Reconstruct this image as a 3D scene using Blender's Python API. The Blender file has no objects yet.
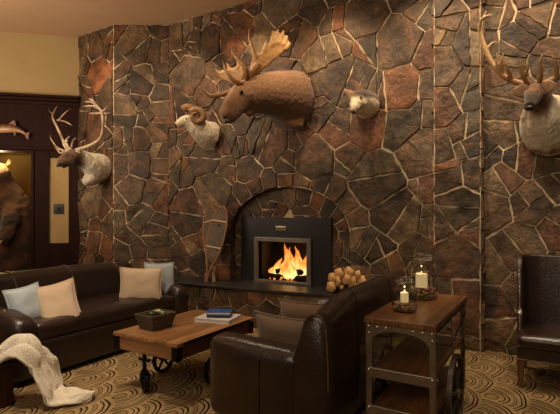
import bpy, bmesh, math, random
from mathutils import Vector, Matrix, noise
random.seed(7)
D = bpy.data; COL = bpy.context.scene.collection
PI = math.pi
# ---------------------------------------------------------------- frame
# room frame: x runs along the stone wall (right), y runs into the wall, camera stands at the origin, 1.45 m up
EX, EY = .858, .513
CH = 1.45; F = 460.0; VH = 212.0; H = 4.35
def room(X, Y, Z): return Vector((EX*X-EY*Y, EY*X+EX*Y, Z))
def Q(px, py, b):
    k = (px-280)/F
    Y = b/(EY*k+EX)
    return room(k*Y, Y, CH-(py-VH)/F*Y)
def Qz(px, py, z):
    Y = (CH-z)*F/(py-VH); return room((px-280)/F*Y, Y, z)
# ---------------------------------------------------------------- materials
def lin(c):
    return tuple(((v/255)/12.92 if v/255 <= .04045 else ((v/255+.055)/1.055)**2.4) for v in c)
def newmat(name):
    m = D.materials.new(name); m.use_nodes = True
    nt = m.node_tree; b = nt.nodes['Principled BSDF']
    return m, nt, b
def N(nt, t, **kw):
    n = nt.nodes.new(t)
    for k, v in kw.items(): setattr(n, k, v)
    return n
def ramp(nt, stops, interp='LINEAR'):
    r = nt.nodes.new('ShaderNodeValToRGB'); cr = r.color_ramp; cr.interpolation = interp
    while len(cr.elements) < len(stops): cr.elements.new(.5)
    for e, (p, c) in zip(cr.elements, stops):
        e.position = p; e.color = (*c, 1) if len(c) == 3 else c
    return r
def simple(name, c1, c2=None, scale=8, rough=.6, metal=0, bump=0, bscale=None, stretch=None, spec=.5, sheen=0, detail=4, coat=0):
    m, nt, b = newmat(name)
    c1 = lin(c1); c2 = lin(c2) if c2 else c1
    tc = N(nt, 'ShaderNodeTexCoord'); mp = N(nt, 'ShaderNodeMapping')
    if stretch: mp.inputs['Scale'].default_value = stretch
    nt.links.new(tc.outputs['Object'], mp.inputs[0])
    n = N(nt, 'ShaderNodeTexNoise'); n.inputs['Scale'].default_value = scale; n.inputs['Detail'].default_value = detail
    nt.links.new(mp.outputs[0], n.inputs['Vector'])
    r = ramp(nt, [(.3, c1), (.7, c2)]); nt.links.new(n.outputs[0], r.inputs[0])
    nt.links.new(r.outputs[0], b.inputs['Base Color'])
    b.inputs['Roughness'].default_value = rough; b.inputs['Metallic'].default_value = metal
    b.inputs['Specular IOR Level'].default_value = spec
    if sheen: b.inputs['Sheen Weight'].default_value = sheen
    if coat: b.inputs['Coat Weight'].default_value = coat; b.inputs['Coat Roughness'].default_value = .2
    if bump:
        n2 = N(nt, 'ShaderNodeTexNoise'); n2.inputs['Scale'].default_value = bscale or scale*3; n2.inputs['Detail'].default_value = 5
        nt.links.new(mp.outputs[0], n2.inputs['Vector'])
        bp = N(nt, 'ShaderNodeBump'); bp.inputs['Strength'].default_value = bump; bp.inputs['Distance'].default_value = .02
        nt.links.new(n2.outputs[0], bp.inputs['Height']); nt.links.new(bp.outputs[0], b.inputs['Normal'])
    return m
def wood(name, c1, c2, axis='y', plank=.12, rough=.38, coat=.2):
    m, nt, b = newmat(name); c1, c2 = lin(c1), lin(c2)
    tc = N(nt, 'ShaderNodeTexCoord'); mp = N(nt, 'ShaderNodeMapping')
    s = {'x': (1.2, 14, 14), 'y': (14, 1.2, 14), 'z': (14, 14, 1.2)}[axis]
    mp.inputs['Scale'].default_value = s
    nt.links.new(tc.outputs['Object'], mp.inputs[0])
    n = N(nt, 'ShaderNodeTexNoise'); n.inputs['Scale'].default_value = 3; n.inputs['Detail'].default_value = 8; n.inputs['Distortion'].default_value = .6
    nt.links.new(mp.outputs[0], n.inputs['Vector'])
    r = ramp(nt, [(.3, c1), (.7, c2)]); nt.links.new(n.outputs[0], r.inputs[0])
    out = r.outputs[0]
    if plank:
        sx = N(nt, 'ShaderNodeSeparateXYZ'); nt.links.new(tc.outputs['Object'], sx.inputs[0])
        dv = N(nt, 'ShaderNodeMath', operation='DIVIDE'); nt.links.new(sx.outputs[0 if axis != 'x' else 1], dv.inputs[0]); dv.inputs[1].default_value = plank
        fl = N(nt, 'ShaderNodeMath', operation='FLOOR'); nt.links.new(dv.outputs[0], fl.inputs[0])
        wn = N(nt, 'ShaderNodeTexWhiteNoise', noise_dimensions='1D'); nt.links.new(fl.outputs[0], wn.inputs['W'])
        fr = N(nt, 'ShaderNodeMath', operation='FRACT'); nt.links.new(dv.outputs[0], fr.inputs[0])
        gap = N(nt, 'ShaderNodeMath', operation='GREATER_THAN'); nt.links.new(fr.outputs[0], gap.inputs[0]); gap.inputs[1].default_value = .025
        ml = N(nt, 'ShaderNodeMath', operation='MULTIPLY_ADD'); nt.links.new(wn.outputs[0], ml.inputs[0]); ml.inputs[1].default_value = .55; ml.inputs[2].default_value = .65
        m2 = N(nt, 'ShaderNodeMath', operation='MULTIPLY'); nt.links.new(ml.outputs[0], m2.inputs[0]); nt.links.new(gap.outputs[0], m2.inputs[1])
        mx = N(nt, 'ShaderNodeMix', data_type='RGBA', blend_type='MULTIPLY'); mx.inputs[0].default_value = 1
        nt.links.new(out, mx.inputs[6]); nt.links.new(m2.outputs[0], mx.inputs[7]); out = mx.outputs[2]
    nt.links.new(out, b.inputs['Base Color'])
    b.inputs['Roughness'].default_value = rough; b.inputs['Specular IOR Level'].default_value = .5 if coat else .12; b.inputs['Coat Weight'].default_value = coat; b.inputs['Coat Roughness'].default_value = .25
    bp = N(nt, 'ShaderNodeBump'); bp.inputs['Strength'].default_value = .15; bp.inputs['Distance'].default_value = .01
    nt.links.new(n.outputs[0], bp.inputs['Height']); nt.links.new(bp.outputs[0], b.inputs['Normal'])
    return m
def vcol(name, rough=.85, bump=.4, bscale=60, stretch=(1, 1, 1), gain=1.0, sheen=.3, var=.35):
    """colour from the mesh attribute 'Col' broken up by noise"""
    m, nt, b = newmat(name)
    at = N(nt, 'ShaderNodeAttribute', attribute_name='Col')
    tc = N(nt, 'ShaderNodeTexCoord'); mp = N(nt, 'ShaderNodeMapping'); mp.inputs['Scale'].default_value = stretch
    nt.links.new(tc.outputs['Object'], mp.inputs[0])
    n = N(nt, 'ShaderNodeTexNoise'); n.inputs['Scale'].default_value = bscale; n.inputs['Detail'].default_value = 6
    nt.links.new(mp.outputs[0], n.inputs['Vector'])
    r = ramp(nt, [(.25, (1-var,)*3), (.75, (1+var*.4,)*3)]); nt.links.new(n.outputs[0], r.inputs[0])
    mx = N(nt, 'ShaderNodeMix', data_type='RGBA', blend_type='MULTIPLY'); mx.inputs[0].default_value = 1
    nt.links.new(at.outputs['Color'], mx.inputs[6]); nt.links.new(r.outputs[0], mx.inputs[7])
    nt.links.new(mx.outputs[2], b.inputs['Base Color'])
    b.inputs['Roughness'].default_value = rough; b.inputs['Sheen Weight'].default_value = sheen
    bp = N(nt, 'ShaderNodeBump'); bp.inputs['Strength'].default_value = bump; bp.inputs['Distance'].default_value = .015
    nt.links.new(n.outputs[0], bp.inputs['Height']); nt.links.new(bp.outputs[0], b.inputs['Normal'])
    return m
def stone_mat():
    m, nt, b = newmat('flagstone')
    at = N(nt, 'ShaderNodeAttribute', attribute_name='Col'); tc = N(nt, 'ShaderNodeTexCoord')
    n1 = N(nt, 'ShaderNodeTexNoise'); n1.inputs['Scale'].default_value = 4.5; n1.inputs['Detail'].default_value = 7; n1.inputs['Roughness'].default_value = .65
    n2 = N(nt, 'ShaderNodeTexNoise'); n2.inputs['Scale'].default_value = 22; n2.inputs['Detail'].default_value = 6; n2.inputs['Roughness'].default_value = .7
    n3 = N(nt, 'ShaderNodeTexNoise'); n3.inputs['Scale'].default_value = 3.0; n3.inputs['Detail'].default_value = 5; n3.inputs['Distortion'].default_value = 1.2
    for n in (n1, n2, n3): nt.links.new(tc.outputs['Object'], n.inputs['Vector'])
    r1 = ramp(nt, [(.33, (.42, .40, .38)), (.5, (.9, .9, .9)), (.70, (1.75, 1.6, 1.35))]); nt.links.new(n1.outputs[0], r1.inputs[0])
    mx = N(nt, 'ShaderNodeMix', data_type='RGBA', blend_type='MULTIPLY'); mx.inputs[0].default_value = 1
    nt.links.new(at.outputs['Color'], mx.inputs[6]); nt.links.new(r1.outputs[0], mx.inputs[7])
    r3 = ramp(nt, [(.53, (0, 0, 0)), (.66, (.5, .5, .5))]); nt.links.new(n3.outputs[0], r3.inputs[0])
    mx2 = N(nt, 'ShaderNodeMix', data_type='RGBA'); nt.links.new(r3.outputs[0], mx2.inputs[0])
    nt.links.new(mx.outputs[2], mx2.inputs[6]); mx2.inputs[7].default_value = (*lin((140, 92, 58)), 1)
    r2 = ramp(nt, [(.35, (.6, .6, .6)), (.65, (1.25, 1.25, 1.25))]); nt.links.new(n2.outputs[0], r2.inputs[0])
    mx3 = N(nt, 'ShaderNodeMix', data_type='RGBA', blend_type='MULTIPLY'); mx3.inputs[0].default_value = 1
    nt.links.new(mx2.outputs[2], mx3.inputs[6]); nt.links.new(r2.outputs[0], mx3.inputs[7])
    nt.links.new(mx3.outputs[2], b.inputs['Base Color'])
    b.inputs['Roughness'].default_value = .55; b.inputs['Specular IOR Level'].default_value = .45
    ad = N(nt, 'ShaderNodeMath', operation='MULTIPLY_ADD'); nt.links.new(n2.outputs[0], ad.inputs[0]); ad.inputs[1].default_value = .35; nt.links.new(n1.outputs[0], ad.inputs[2])
    bp = N(nt, 'ShaderNodeBump'); bp.inputs['Strength'].default_value = .8; bp.inputs['Distance'].default_value = .05
    nt.links.new(ad.outputs[0], bp.inputs['Height']); nt.links.new(bp.outputs[0], b.inputs['Normal'])
    return m
def carpet_mat():
    m, nt, b = newmat('patterned_carpet')
    tc = N(nt, 'ShaderNodeTexCoord'); sp = N(nt, 'ShaderNodeSeparateXYZ')
    dn = N(nt, 'ShaderNodeTexNoise'); dn.inputs['Scale'].default_value = 3; nt.links.new(tc.outputs['Object'], dn.inputs['Vector'])
    va = N(nt, 'ShaderNodeVectorMath', operation='MULTIPLY_ADD'); nt.links.new(dn.outputs['Color'], va.inputs[0]); va.inputs[1].default_value = (.085,)*3
    nt.links.new(tc.outputs['Object'], va.inputs[2])
    mp = N(nt, 'ShaderNodeMapping'); mp.inputs['Rotation'].default_value = (0, 0, math.radians(66)); mp.inputs['Scale'].default_value = (1.15, .85, 1); nt.links.new(va.outputs[0], mp.inputs[0])
    nt.links.new(mp.outputs[0], sp.inputs[0])
    def M(op, a, c=None, d=None):
        n = N(nt, 'ShaderNodeMath', operation=op)
        for i, v in enumerate((a, c, d)):
            if v is None: continue
            if isinstance(v, (int, float)): n.inputs[i].default_value = v
            else: nt.links.new(v, n.inputs[i])
        return n.outputs[0]
    R = .30; hs = R*.66
    x, y = sp.outputs[0], sp.outputs[1]
    j0 = M('FLOOR', M('DIVIDE', y, hs))
    def rad(k):
        j = M('ADD', j0, k)
        sh = M('MULTIPLY', M('PINGPONG', j, 1), R)
        xx = M('SUBTRACT', x, sh)
        dx = M('SUBTRACT', xx, M('MULTIPLY', M('ROUND', M('DIVIDE', xx, 2*R)), 2*R))
        dy = M('SUBTRACT', y, M('MULTIPLY', j, hs))
        return M('SQRT', M('ADD', M('MULTIPLY', dx, dx), M('MULTIPLY', dy, dy)))
    ra, rb, rc = rad(-1), rad(0), rad(1)
    ia = M('LESS_THAN', ra, R); ib = M('LESS_THAN', rb, R)
    r = M('ADD', M('MULTIPLY', ra, ia), M('MULTIPLY', M('SUBTRACT', 1, ia), M('ADD', M('MULTIPLY', rb, ib), M('MULTIPLY', M('SUBTRACT', 1, ib), rc))))
    t = M('DIVIDE', r, R)
    tan = lin((164, 136, 94)); blk = lin((28, 22, 18)); brn = lin((98, 78, 52)); tn2 = lin((146, 120, 82))
    st = [(0, tn2), (.14, brn), (.19, tan), (.30, blk), (.335, tan), (.40, blk), (.44, tan), (.54, brn), (.57, tn2), (.62, brn), (.65, tan), (.76, blk), (.80, tan), (.86, blk), (.91, tan)]
    rr = ramp(nt, st, 'CONSTANT'); nt.links.new(t, rr.inputs[0])
    n = N(nt, 'ShaderNodeTexNoise'); n.inputs['Scale'].default_value = 5; n.inputs['Detail'].default_value = 8; nt.links.new(tc.outputs['Object'], n.inputs['Vector'])
    r2 = ramp(nt, [(.3, (.6,)*3), (.7, (1.15,)*3)]); nt.links.new(n.outputs[0], r2.inputs[0])
    mx = N(nt, 'ShaderNodeMix', data_type='RGBA', blend_type='MULTIPLY'); mx.inputs[0].default_value = 1
    nt.links.new(rr.outputs[0], mx.inputs[6]); nt.links.new(r2.outputs[0], mx.inputs[7])
    nt.links.new(mx.outputs[2], b.inputs['Base Color']); b.inputs['Roughness'].default_value = .95; b.inputs['Specular IOR Level'].default_value = .1
    bn = N(nt, 'ShaderNodeTexNoise'); bn.inputs['Scale'].default_value = 220; nt.links.new(tc.outputs['Object'], bn.inputs['Vector'])
    bp = N(nt, 'ShaderNodeBump'); bp.inputs['Strength'].default_value = .4; bp.inputs['Distance'].default_value = .005
    nt.links.new(bn.outputs[0], bp.inputs['Height']); nt.links.new(bp.outputs[0], b.inputs['Normal'])
    return m
def emis(name, col, s):
    m, nt, b = newmat(name)
    b.inputs['Base Color'].default_value = (*lin(col), 1); b.inputs['Emission Color'].default_value = (*lin(col), 1); b.inputs['Emission Strength'].default_value = s
    return m
def flame_mat():
    m, nt, b = newmat('flame'); nt.nodes.remove(b)
    out = [n for n in nt.nodes if n.type == 'OUTPUT_MATERIAL'][0]
    tc = N(nt, 'ShaderNodeTexCoord'); sx = N(nt, 'ShaderNodeSeparateXYZ'); nt.links.new(tc.outputs['Generated'], sx.inputs[0])
    lw = N(nt, 'ShaderNodeLayerWeight'); lw.inputs['Blend'].default_value = .5
    nz = N(nt, 'ShaderNodeTexNoise'); nz.inputs['Scale'].default_value = 16; nz.inputs['Detail'].default_value = 3
    mpn = N(nt, 'ShaderNodeMapping'); mpn.inputs['Scale'].default_value = (1, 1, .5); nt.links.new(tc.outputs['Object'], mpn.inputs[0]); nt.links.new(mpn.outputs[0], nz.inputs['Vector'])
    a1 = N(nt, 'ShaderNodeMath', operation='MULTIPLY_ADD'); nt.links.new(lw.outputs['Facing'], a1.inputs[0]); a1.inputs[1].default_value = .9; nt.links.new(sx.outputs[2], a1.inputs[2])
    a2 = N(nt, 'ShaderNodeMath', operation='MULTIPLY_ADD'); nt.links.new(nz.outputs[0], a2.inputs[0]); a2.inputs[1].default_value = .9; nt.links.new(a1.outputs[0], a2.inputs[2])
    mr = N(nt, 'ShaderNodeMapRange'); mr.inputs[1].default_value = .45; mr.inputs[2].default_value = 2.2; nt.links.new(a2.outputs[0], mr.inputs[0])
    r = ramp(nt, [(0, (1, .78, .38)), (.28, (1, .55, .14)), (.5, (1, .28, .03)), (.8, (.8, .10, .005))]); nt.links.new(mr.outputs[0], r.inputs[0])
    e = N(nt, 'ShaderNodeEmission'); nt.links.new(r.outputs[0], e.inputs[0]); 
    st = N(nt, 'ShaderNodeMapRange'); st.inputs[3].default_value = 1.9; st.inputs[4].default_value = .55; nt.links.new(mr.outputs[0], st.inputs[0]); nt.links.new(st.outputs[0], e.inputs[1])
    tr = N(nt, 'ShaderNodeBsdfTransparent'); mix = N(nt, 'ShaderNodeMixShader')
    al = N(nt, 'ShaderNodeMapRange'); al.inputs[1].default_value = .35; al.inputs[2].default_value = .95; al.inputs[3].default_value = 0; al.inputs[4].default_value = 1
    nt.links.new(mr.outputs[0], al.inputs[0]); nt.links.new(al.outputs[0], mix.inputs[0]); nt.links.new(e.outputs[0], mix.inputs[1]); nt.links.new(tr.outputs[0], mix.inputs[2])
    nt.links.new(mix.outputs[0], out.inputs[0])
    return m
def glass_mat():
    m, nt, b = newmat('clear_glass')
    b.inputs['Base Color'].default_value = (.86, .88, .84, 1); b.inputs['Roughness'].default_value = .04
    b.inputs['Transmission Weight'].default_value = 1; b.inputs['IOR'].default_value = 1.48
    return m
STONE = stone_mat(); CARPET = carpet_mat()
MORTAR = simple('mortar', (214, 186, 146), (238, 214, 176), 9, .95, bump=.6, bscale=40)
PLASTER = simple('tan_plaster', (178, 152, 104), (184, 158, 110), 3, .9, bump=.05, bscale=120)
CEIL = simple('ceiling_paint', (198, 160, 122), (204, 166, 128), 2, .95)
DARKWOOD = wood('dark_wood', (34, 15, 10), (52, 24, 15), 'z', 0, .6, 0)
ALCOVE = simple('alcove_paint', (150, 118, 58), (162, 130, 66), 2, .9)
LEATHER = simple('dark_leather', (34, 22, 17), (50, 33, 24), 5, .34, bump=.25, bscale=45, spec=.6, coat=.15)
LEATHER2 = simple('dark_brown_leather', (40, 26, 18), (58, 38, 26), 5, .3, bump=.2, bscale=45, spec=.65, coat=.25)
SEAM = simple('leather_seam', (84, 66, 50), (104, 84, 64), 20, .4)
TABLEWOOD = wood('reclaimed_wood', (122, 82, 46), (190, 136, 84), 'y', .118, .4, .1)
APRONWOOD = wood('apron_wood', (110, 70, 38), (168, 114, 66), 'x', 0)
APRONWOODY = wood('apron_wood_side', (60, 34, 20), (100, 58, 32), 'y', 0)
CARTWOOD = wood('cart_wood', (104, 64, 34), (158, 104, 56), 'y', .15)
CRATEWOOD = wood('crate_wood', (56, 34, 20), (88, 56, 32), 'z', .16, .6, 0)
PLANTERWOOD = wood('weathered_wood', (66, 56, 44), (104, 90, 72), 'x', 0, .8, 0)
LEGWOOD = wood('chair_leg_wood', (96, 60, 38), (134, 90, 60), 'z', 0)
IRON = simple('black_iron', (22, 20, 20), (40, 36, 34), 20, .45, .8, bump=.2)
STEEL = simple('brushed_steel', (150, 136, 116), (176, 160, 138), 14, .36, .85, bump=.08)
BOLT = simple('bolt_metal', (214, 200, 176), None, 5, .25, .9)
NAIL = simple('nailhead', (190, 176, 150), None, 5, .25, .9)
SURR = simple('surround_steel', (46, 43, 42), (54, 50, 48), 3, .42, .5)
FRAMEM = simple('insert_frame', (122, 112, 102), (134, 124, 112), 8, .4, .5)
FIREBOX = simple('firebox_black', (12, 9, 8), (24, 16, 12), 9, .9)
SLAB = simple('hearth_slate', (34, 30, 28), (52, 46, 42), 7, .38, bump=.12, spec=.6)
BLUEF = simple('pale_blue_fabric', (184, 194, 198), (188, 198, 202), 60, .85, bump=.25, bscale=200, sheen=.3)
TANF = simple('tan_fabric', (214, 186, 154), (218, 190, 158), 60, .85, bump=.25, bscale=200, sheen=.3)
TAUPEF = simple('taupe_fabric', (120, 96, 74), (124, 100, 78), 60, .85, bump=.25, bscale=200, sheen=.3)
BROWNF = simple('brown_fabric', (110, 82, 58), (114, 86, 62), 60, .85, bump=.25, bscale=200, sheen=.3)
THROW = simple('cream_fleece', (236, 220, 192), (246, 234, 210), 40, .95, bump=.8, bscale=90, sheen=.6)
PAPER = simple('pages', (222, 216, 206), (236, 230, 220), 60, .8)
WHITEC = simple('white_cover', (214, 210, 206), (226, 222, 218), 10, .4)
BLUEC = simple('blue_cover', (36, 78, 140), (48, 96, 166), 10, .35)
BLACKC = simple('black_cover', (18, 18, 22), (28, 28, 32), 10, .35)
LEAF = simple('succulent_leaf', (150, 186, 110), (196, 216, 150), 20, .5)
SOIL = simple('soil', (40, 28, 20), (60, 42, 30), 60, .95, bump=.6)
BARK = simple('bark', (92, 66, 42), (130, 96, 62), 20, .9, bump=.8)
CUT = simple('cut_wood', (222, 168, 104), (240, 194, 132), 14, .8, bump=.2)
ASHLOG = simple('charred_log', (16, 12, 10), (52, 36, 28), 14, .9, bump=.6)
EMBER = emis('ember', (255, 120, 30), 2.2)
FLAME = flame_mat(); GLASS = glass_mat()
WAX = emis('candle_wax', (238, 205, 150), .45)
CFLAME = emis('candle_flame', (255, 210, 120), 4)
BENT = simple('bent_ash', (140, 100, 66), (170, 126, 86), 14, .5)
LACE = simple('rawhide_lacing', (112, 98, 84), (140, 122, 104), 20, .7)
STRAP = simple('pale_rawhide', (214, 182, 140), None, 20, .7)
DARKP = simple('dark_plastic', (24, 22, 22), None, 5, .4)
BRASS = simple('brass_plate', (170, 150, 110), (186, 166, 126), 20, .35, .7)
ANTLER = vcol('antler', .5, .25, 30, (1, 1, 1), sheen=0, var=.3)
FUR = vcol('fur', .9, .7, 48, (1, 1, .45))
HORN = simple('ram_horn', (120, 84, 46), (160, 118, 70), 30, .5, bump=.6, bscale=40)
EYE = simple('glass_eye', (14, 9, 6), None, 5, .08, spec=.9)
NOSE = simple('dark_nose', (30, 22, 18), (44, 32, 26), 30, .45)
FISHM = vcol('fish_skin', .3, .15, 60, sheen=0)
# ---------------------------------------------------------------- mesh builder
class MB:
    def __init__(s): s.v = []; s.f = []; s.c = []
    def add(s, vs, fs, M=None):
        o = len(s.v)
        s.v += [(M @ Vector(p)) if M else Vector(p) for p in vs]
        s.f += [tuple(i+o for i in f) for f in fs]
        return s
    def box(s, lo, hi, M=None):
        x0, y0, z0 = lo; x1, y1, z1 = hi
        vs = [(x0,y0,z0),(x1,y0,z0),(x1,y1,z0),(x0,y1,z0),(x0,y0,z1),(x1,y0,z1),(x1,y1,z1),(x0,y1,z1)]
        return s.add(vs, [(3,2,1,0),(4,5,6,7),(0,1,5,4),(1,2,6,5),(2,3,7,6),(3,0,4,7)], M)
    def loft(s, rings, cap=True):
        n = len(rings[0]); vs = [p for r in rings for p in r]; fs = []
        for i in range(len(rings)-1):
            for j in range(n):
                k = (j+1) % n
                fs.append((i*n+j, i*n+k, (i+1)*n+k, (i+1)*n+j))
        if cap:
            fs.append(tuple(range(n))[::-1]); fs.append(tuple((len(rings)-1)*n+j for j in range(n)))
        return s.add(vs, fs)
    def tube(s, pts, rad, n=8, up=(0, 0, 1), flat=None):
        """rad: number, list, or list of (side, up)"""
        pts = [Vector(p) for p in pts]; rings = []
        if not isinstance(rad, (list, tuple)): rad = [rad]*len(pts)
        upv = Vector(up)
        prev = None
        for i, p in enumerate(pts):
            t = (pts[min(i+1, len(pts)-1)]-pts[max(i-1, 0)]).normalized()
            sd = t.cross(upv)
            if sd.length < .05: sd = t.cross(Vector((.3, 1, .1)))
            sd.normalize()
            if prev is not None and flat is None:
                sd = prev-t*prev.dot(t)
                if sd.length < 1e-4: sd = t.orthogonal()
                sd.normalize()
            prev = sd
            u = sd.cross(t).normalized()
            r = rad[i]; ra, rb = r if isinstance(r, (list, tuple)) else (r, r)
            rings.append([p+sd*ra*math.cos(2*PI*k/n)+u*rb*math.sin(2*PI*k/n) for k in range(n)])
        return s.loft(rings)
    def lathe(s, prof, n=20, M=None, axis=None):
        rings = [[Vector((r*math.cos(2*PI*k/n), r*math.sin(2*PI*k/n), z)) for k in range(n)] for r, z in prof]
        if M: rings = [[M @ p for p in r] for r in rings]
        return s.loft(rings)
    def ell(s, c, r, n=12, M=None):
        prof = []; c = Vector(c)
        rings = []
        for i in range(n+1):
            a = -PI/2+PI*i/n; a = max(-PI/2+.04, min(PI/2-.04, a))
            rings.append([c+(M.to_3x3() if M else Matrix.Identity(3)) @ Vector((r[0]*math.cos(a)*math.cos(2*PI*k/n), r[1]*math.cos(a)*math.sin(2*PI*k/n), r[2]*math.sin(a))) for k in range(n)])
        return s.loft(rings)
    def prism(s, poly, d0, d1, M=None):
        n = len(poly); vs = [(x, d0, z) for x, z in poly]+[(x, d1, z) for x, z in poly]
        fs = [tuple(range(n)), tuple(range(2*n-1, n-1, -1))]+[(i, (i+1) % n+0, (i+1) % n+n, i+n) for i in range(n)]
        return s.add(vs, fs, M)
    def rbox(s, c, size, r=.03, n=8, puff=(0, 0, 0), M=None, fn=None):
        c = Vector(c); hx, hy, hz = [v/2 for v in size]
        nx, ny, nz = [max(2, min(28, int(v/(.07)) if n is None else n)) for v in size]
        bm = bmesh.new(); grid = {}
        def key(p): return tuple(round(q, 5) for q in p)
        vs = []; idx = {}; fs = []
        def vid(p):
            k = key(p)
            if k not in idx:
                idx[k] = len(vs); vs.append(p)
            return idx[k]
        def coords(m): 
            return [-1+2*i/m for i in range(m+1)]
        cnt = (nx, ny, nz)
        for ax in range(3):
            a1, a2 = (ax+1) % 3, (ax+2) % 3
            for sg in (-1, 1):
                A, B = coords(cnt[a1]), coords(cnt[a2])
                for i in range(cnt[a1]):
                    for j in range(cnt[a2]):
                        q = []
                        for (u, w) in ((A[i], B[j]), (A[i+1], B[j]), (A[i+1], B[j+1]), (A[i], B[j+1])):
                            p = [0, 0, 0]; p[ax] = sg; p[a1] = u; p[a2] = w; q.append(vid(tuple(p)))
                        fs.append(tuple(q if sg > 0 else q[::-1]))
        bm.free()
        out = []
        h = (hx, hy, hz); rr = min(r, hx, hy, hz)
        for p in vs:
            # concentrate samples at the edges
            w = [math.copysign(abs(q)**.8, q)*h[i] for i, q in enumerate(p)]
            inner = [max(-(h[i]-rr), min(h[i]-rr, w[i])) for i in range(3)]
            d = Vector([w[i]-inner[i] for i in range(3)])
            if d.length > 1e-6: d = d.normalized()*rr
            v = Vector(inner)+d
            for i in range(3):
                if puff[i]:
                    j, k = (i+1) % 3, (i+2) % 3
                    v[i] += math.copysign(1, p[i])*(abs(p[i])**2)*puff[i]*max(0, (1-p[j]**2))*max(0, (1-p[k]**2))
            v = v+c
            if fn: v = fn(v)
            out.append(v)
        return s.add(out, fs, M)
    def mesh(s, name):
        me = D.meshes.new(name); me.from_pydata([tuple(p) for p in s.v], [], s.f); me.validate()
        bm = bmesh.new(); bm.from_mesh(me); bmesh.ops.remove_doubles(bm, verts=bm.verts, dist=1e-5)
        bmesh.ops.recalc_face_normals(bm, faces=bm.faces); bm.to_mesh(me); bm.free()
        return me
    def build(s, name, mat, parent=None, smooth=True, bevel=0, loc=None, colfn=None, seg=2, sharp=35):
        me = s.mesh(name)
        return finish(me, name, mat, parent, smooth, bevel, loc, colfn, seg, sharp)
def finish(me, name, mat, parent=None, smooth=True, bevel=0, loc=None, colfn=None, seg=2, sharp=35):
    o = D.objects.new(name, me); COL.objects.link(o); me.materials.append(mat)
    if smooth: me.shade_smooth()
    if smooth and sharp and hasattr(me, 'set_sharp_from_angle'): me.set_sharp_from_angle(angle=math.radians(sharp))
    if bevel:
        b = o.modifiers.new('bevel', 'BEVEL'); b.width = bevel; b.segments = seg; b.limit_method = 'ANGLE'; b.angle_limit = math.radians(40)
    if parent: o.parent = parent
    if loc: o.location = loc
    if colfn:
        ca = me.color_attributes.new('Col', 'FLOAT_COLOR', 'POINT')
        for i, v in enumerate(me.vertices):
            c = colfn(v.co, v.normal); ca.data[i].color = (*c, 1)
    return o
def tag(o, label=None, cat=None, group=None, kind=None):
    if label: o['label'] = label
    if cat: o['category'] = cat
    if group: o['group'] = group
    if kind: o['kind'] = kind
    return o
def thing(name, label, cat, loc=(0, 0, 0), rz=0, group=None):
    o = D.objects.new(name, None); COL.objects.link(o); o.location = loc; o.rotation_euler = (0, 0, rz); o.empty_display_size = .1
    return tag(o, label, cat, group)
def organic(mb, voxel=.012, smooth=6, noise_amp=0, noise_scale=12):
    me = mb.mesh('tmp'); o = D.objects.new('tmp', me); COL.objects.link(o)
    r = o.modifiers.new('r', 'REMESH'); r.mode = 'VOXEL'; r.voxel_size = voxel
    if smooth:
        sm = o.modifiers.new('s', 'SMOOTH'); sm.iterations = smooth; sm.factor = .5
    dg = bpy.context.evaluated_depsgraph_get(); dg.update()
    nm = D.meshes.new_from_object(o.evaluated_get(dg))
    D.objects.remove(o); D.meshes.remove(me)
    if noise_amp:
        for v in nm.vertices:
            v.co += v.normal*noise.fractal(v.co*noise_scale, 1.0, 2.0, 3)*noise_amp
    return nm
def spline(pts, n=6):
    """Catmull-Rom through tuples of any length"""
    out = []
    P = [pts[0]]+list(pts)+[pts[-1]]
    for i in range(1, len(P)-2):
        for k in range(n):
            t = k/n; r = []
            for a, b, c, d in zip(P[i-1], P[i], P[i+1], P[i+2]):
                r.append(.5*(2*b+(c-a)*t+(2*a-5*b+4*c-d)*t*t+(3*b-a-3*c+d)*t**3))
            out.append(tuple(r))
    out.append(tuple(pts[-1])); return out
def mixc(a, b, t): t = max(0, min(1, t)); return tuple(x*(1-t)+y*t for x, y in zip(a, b))
def sstep(a, b, x): t = max(0, min(1, (x-a)/(b-a))); return t*t*(3-2*t)
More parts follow.
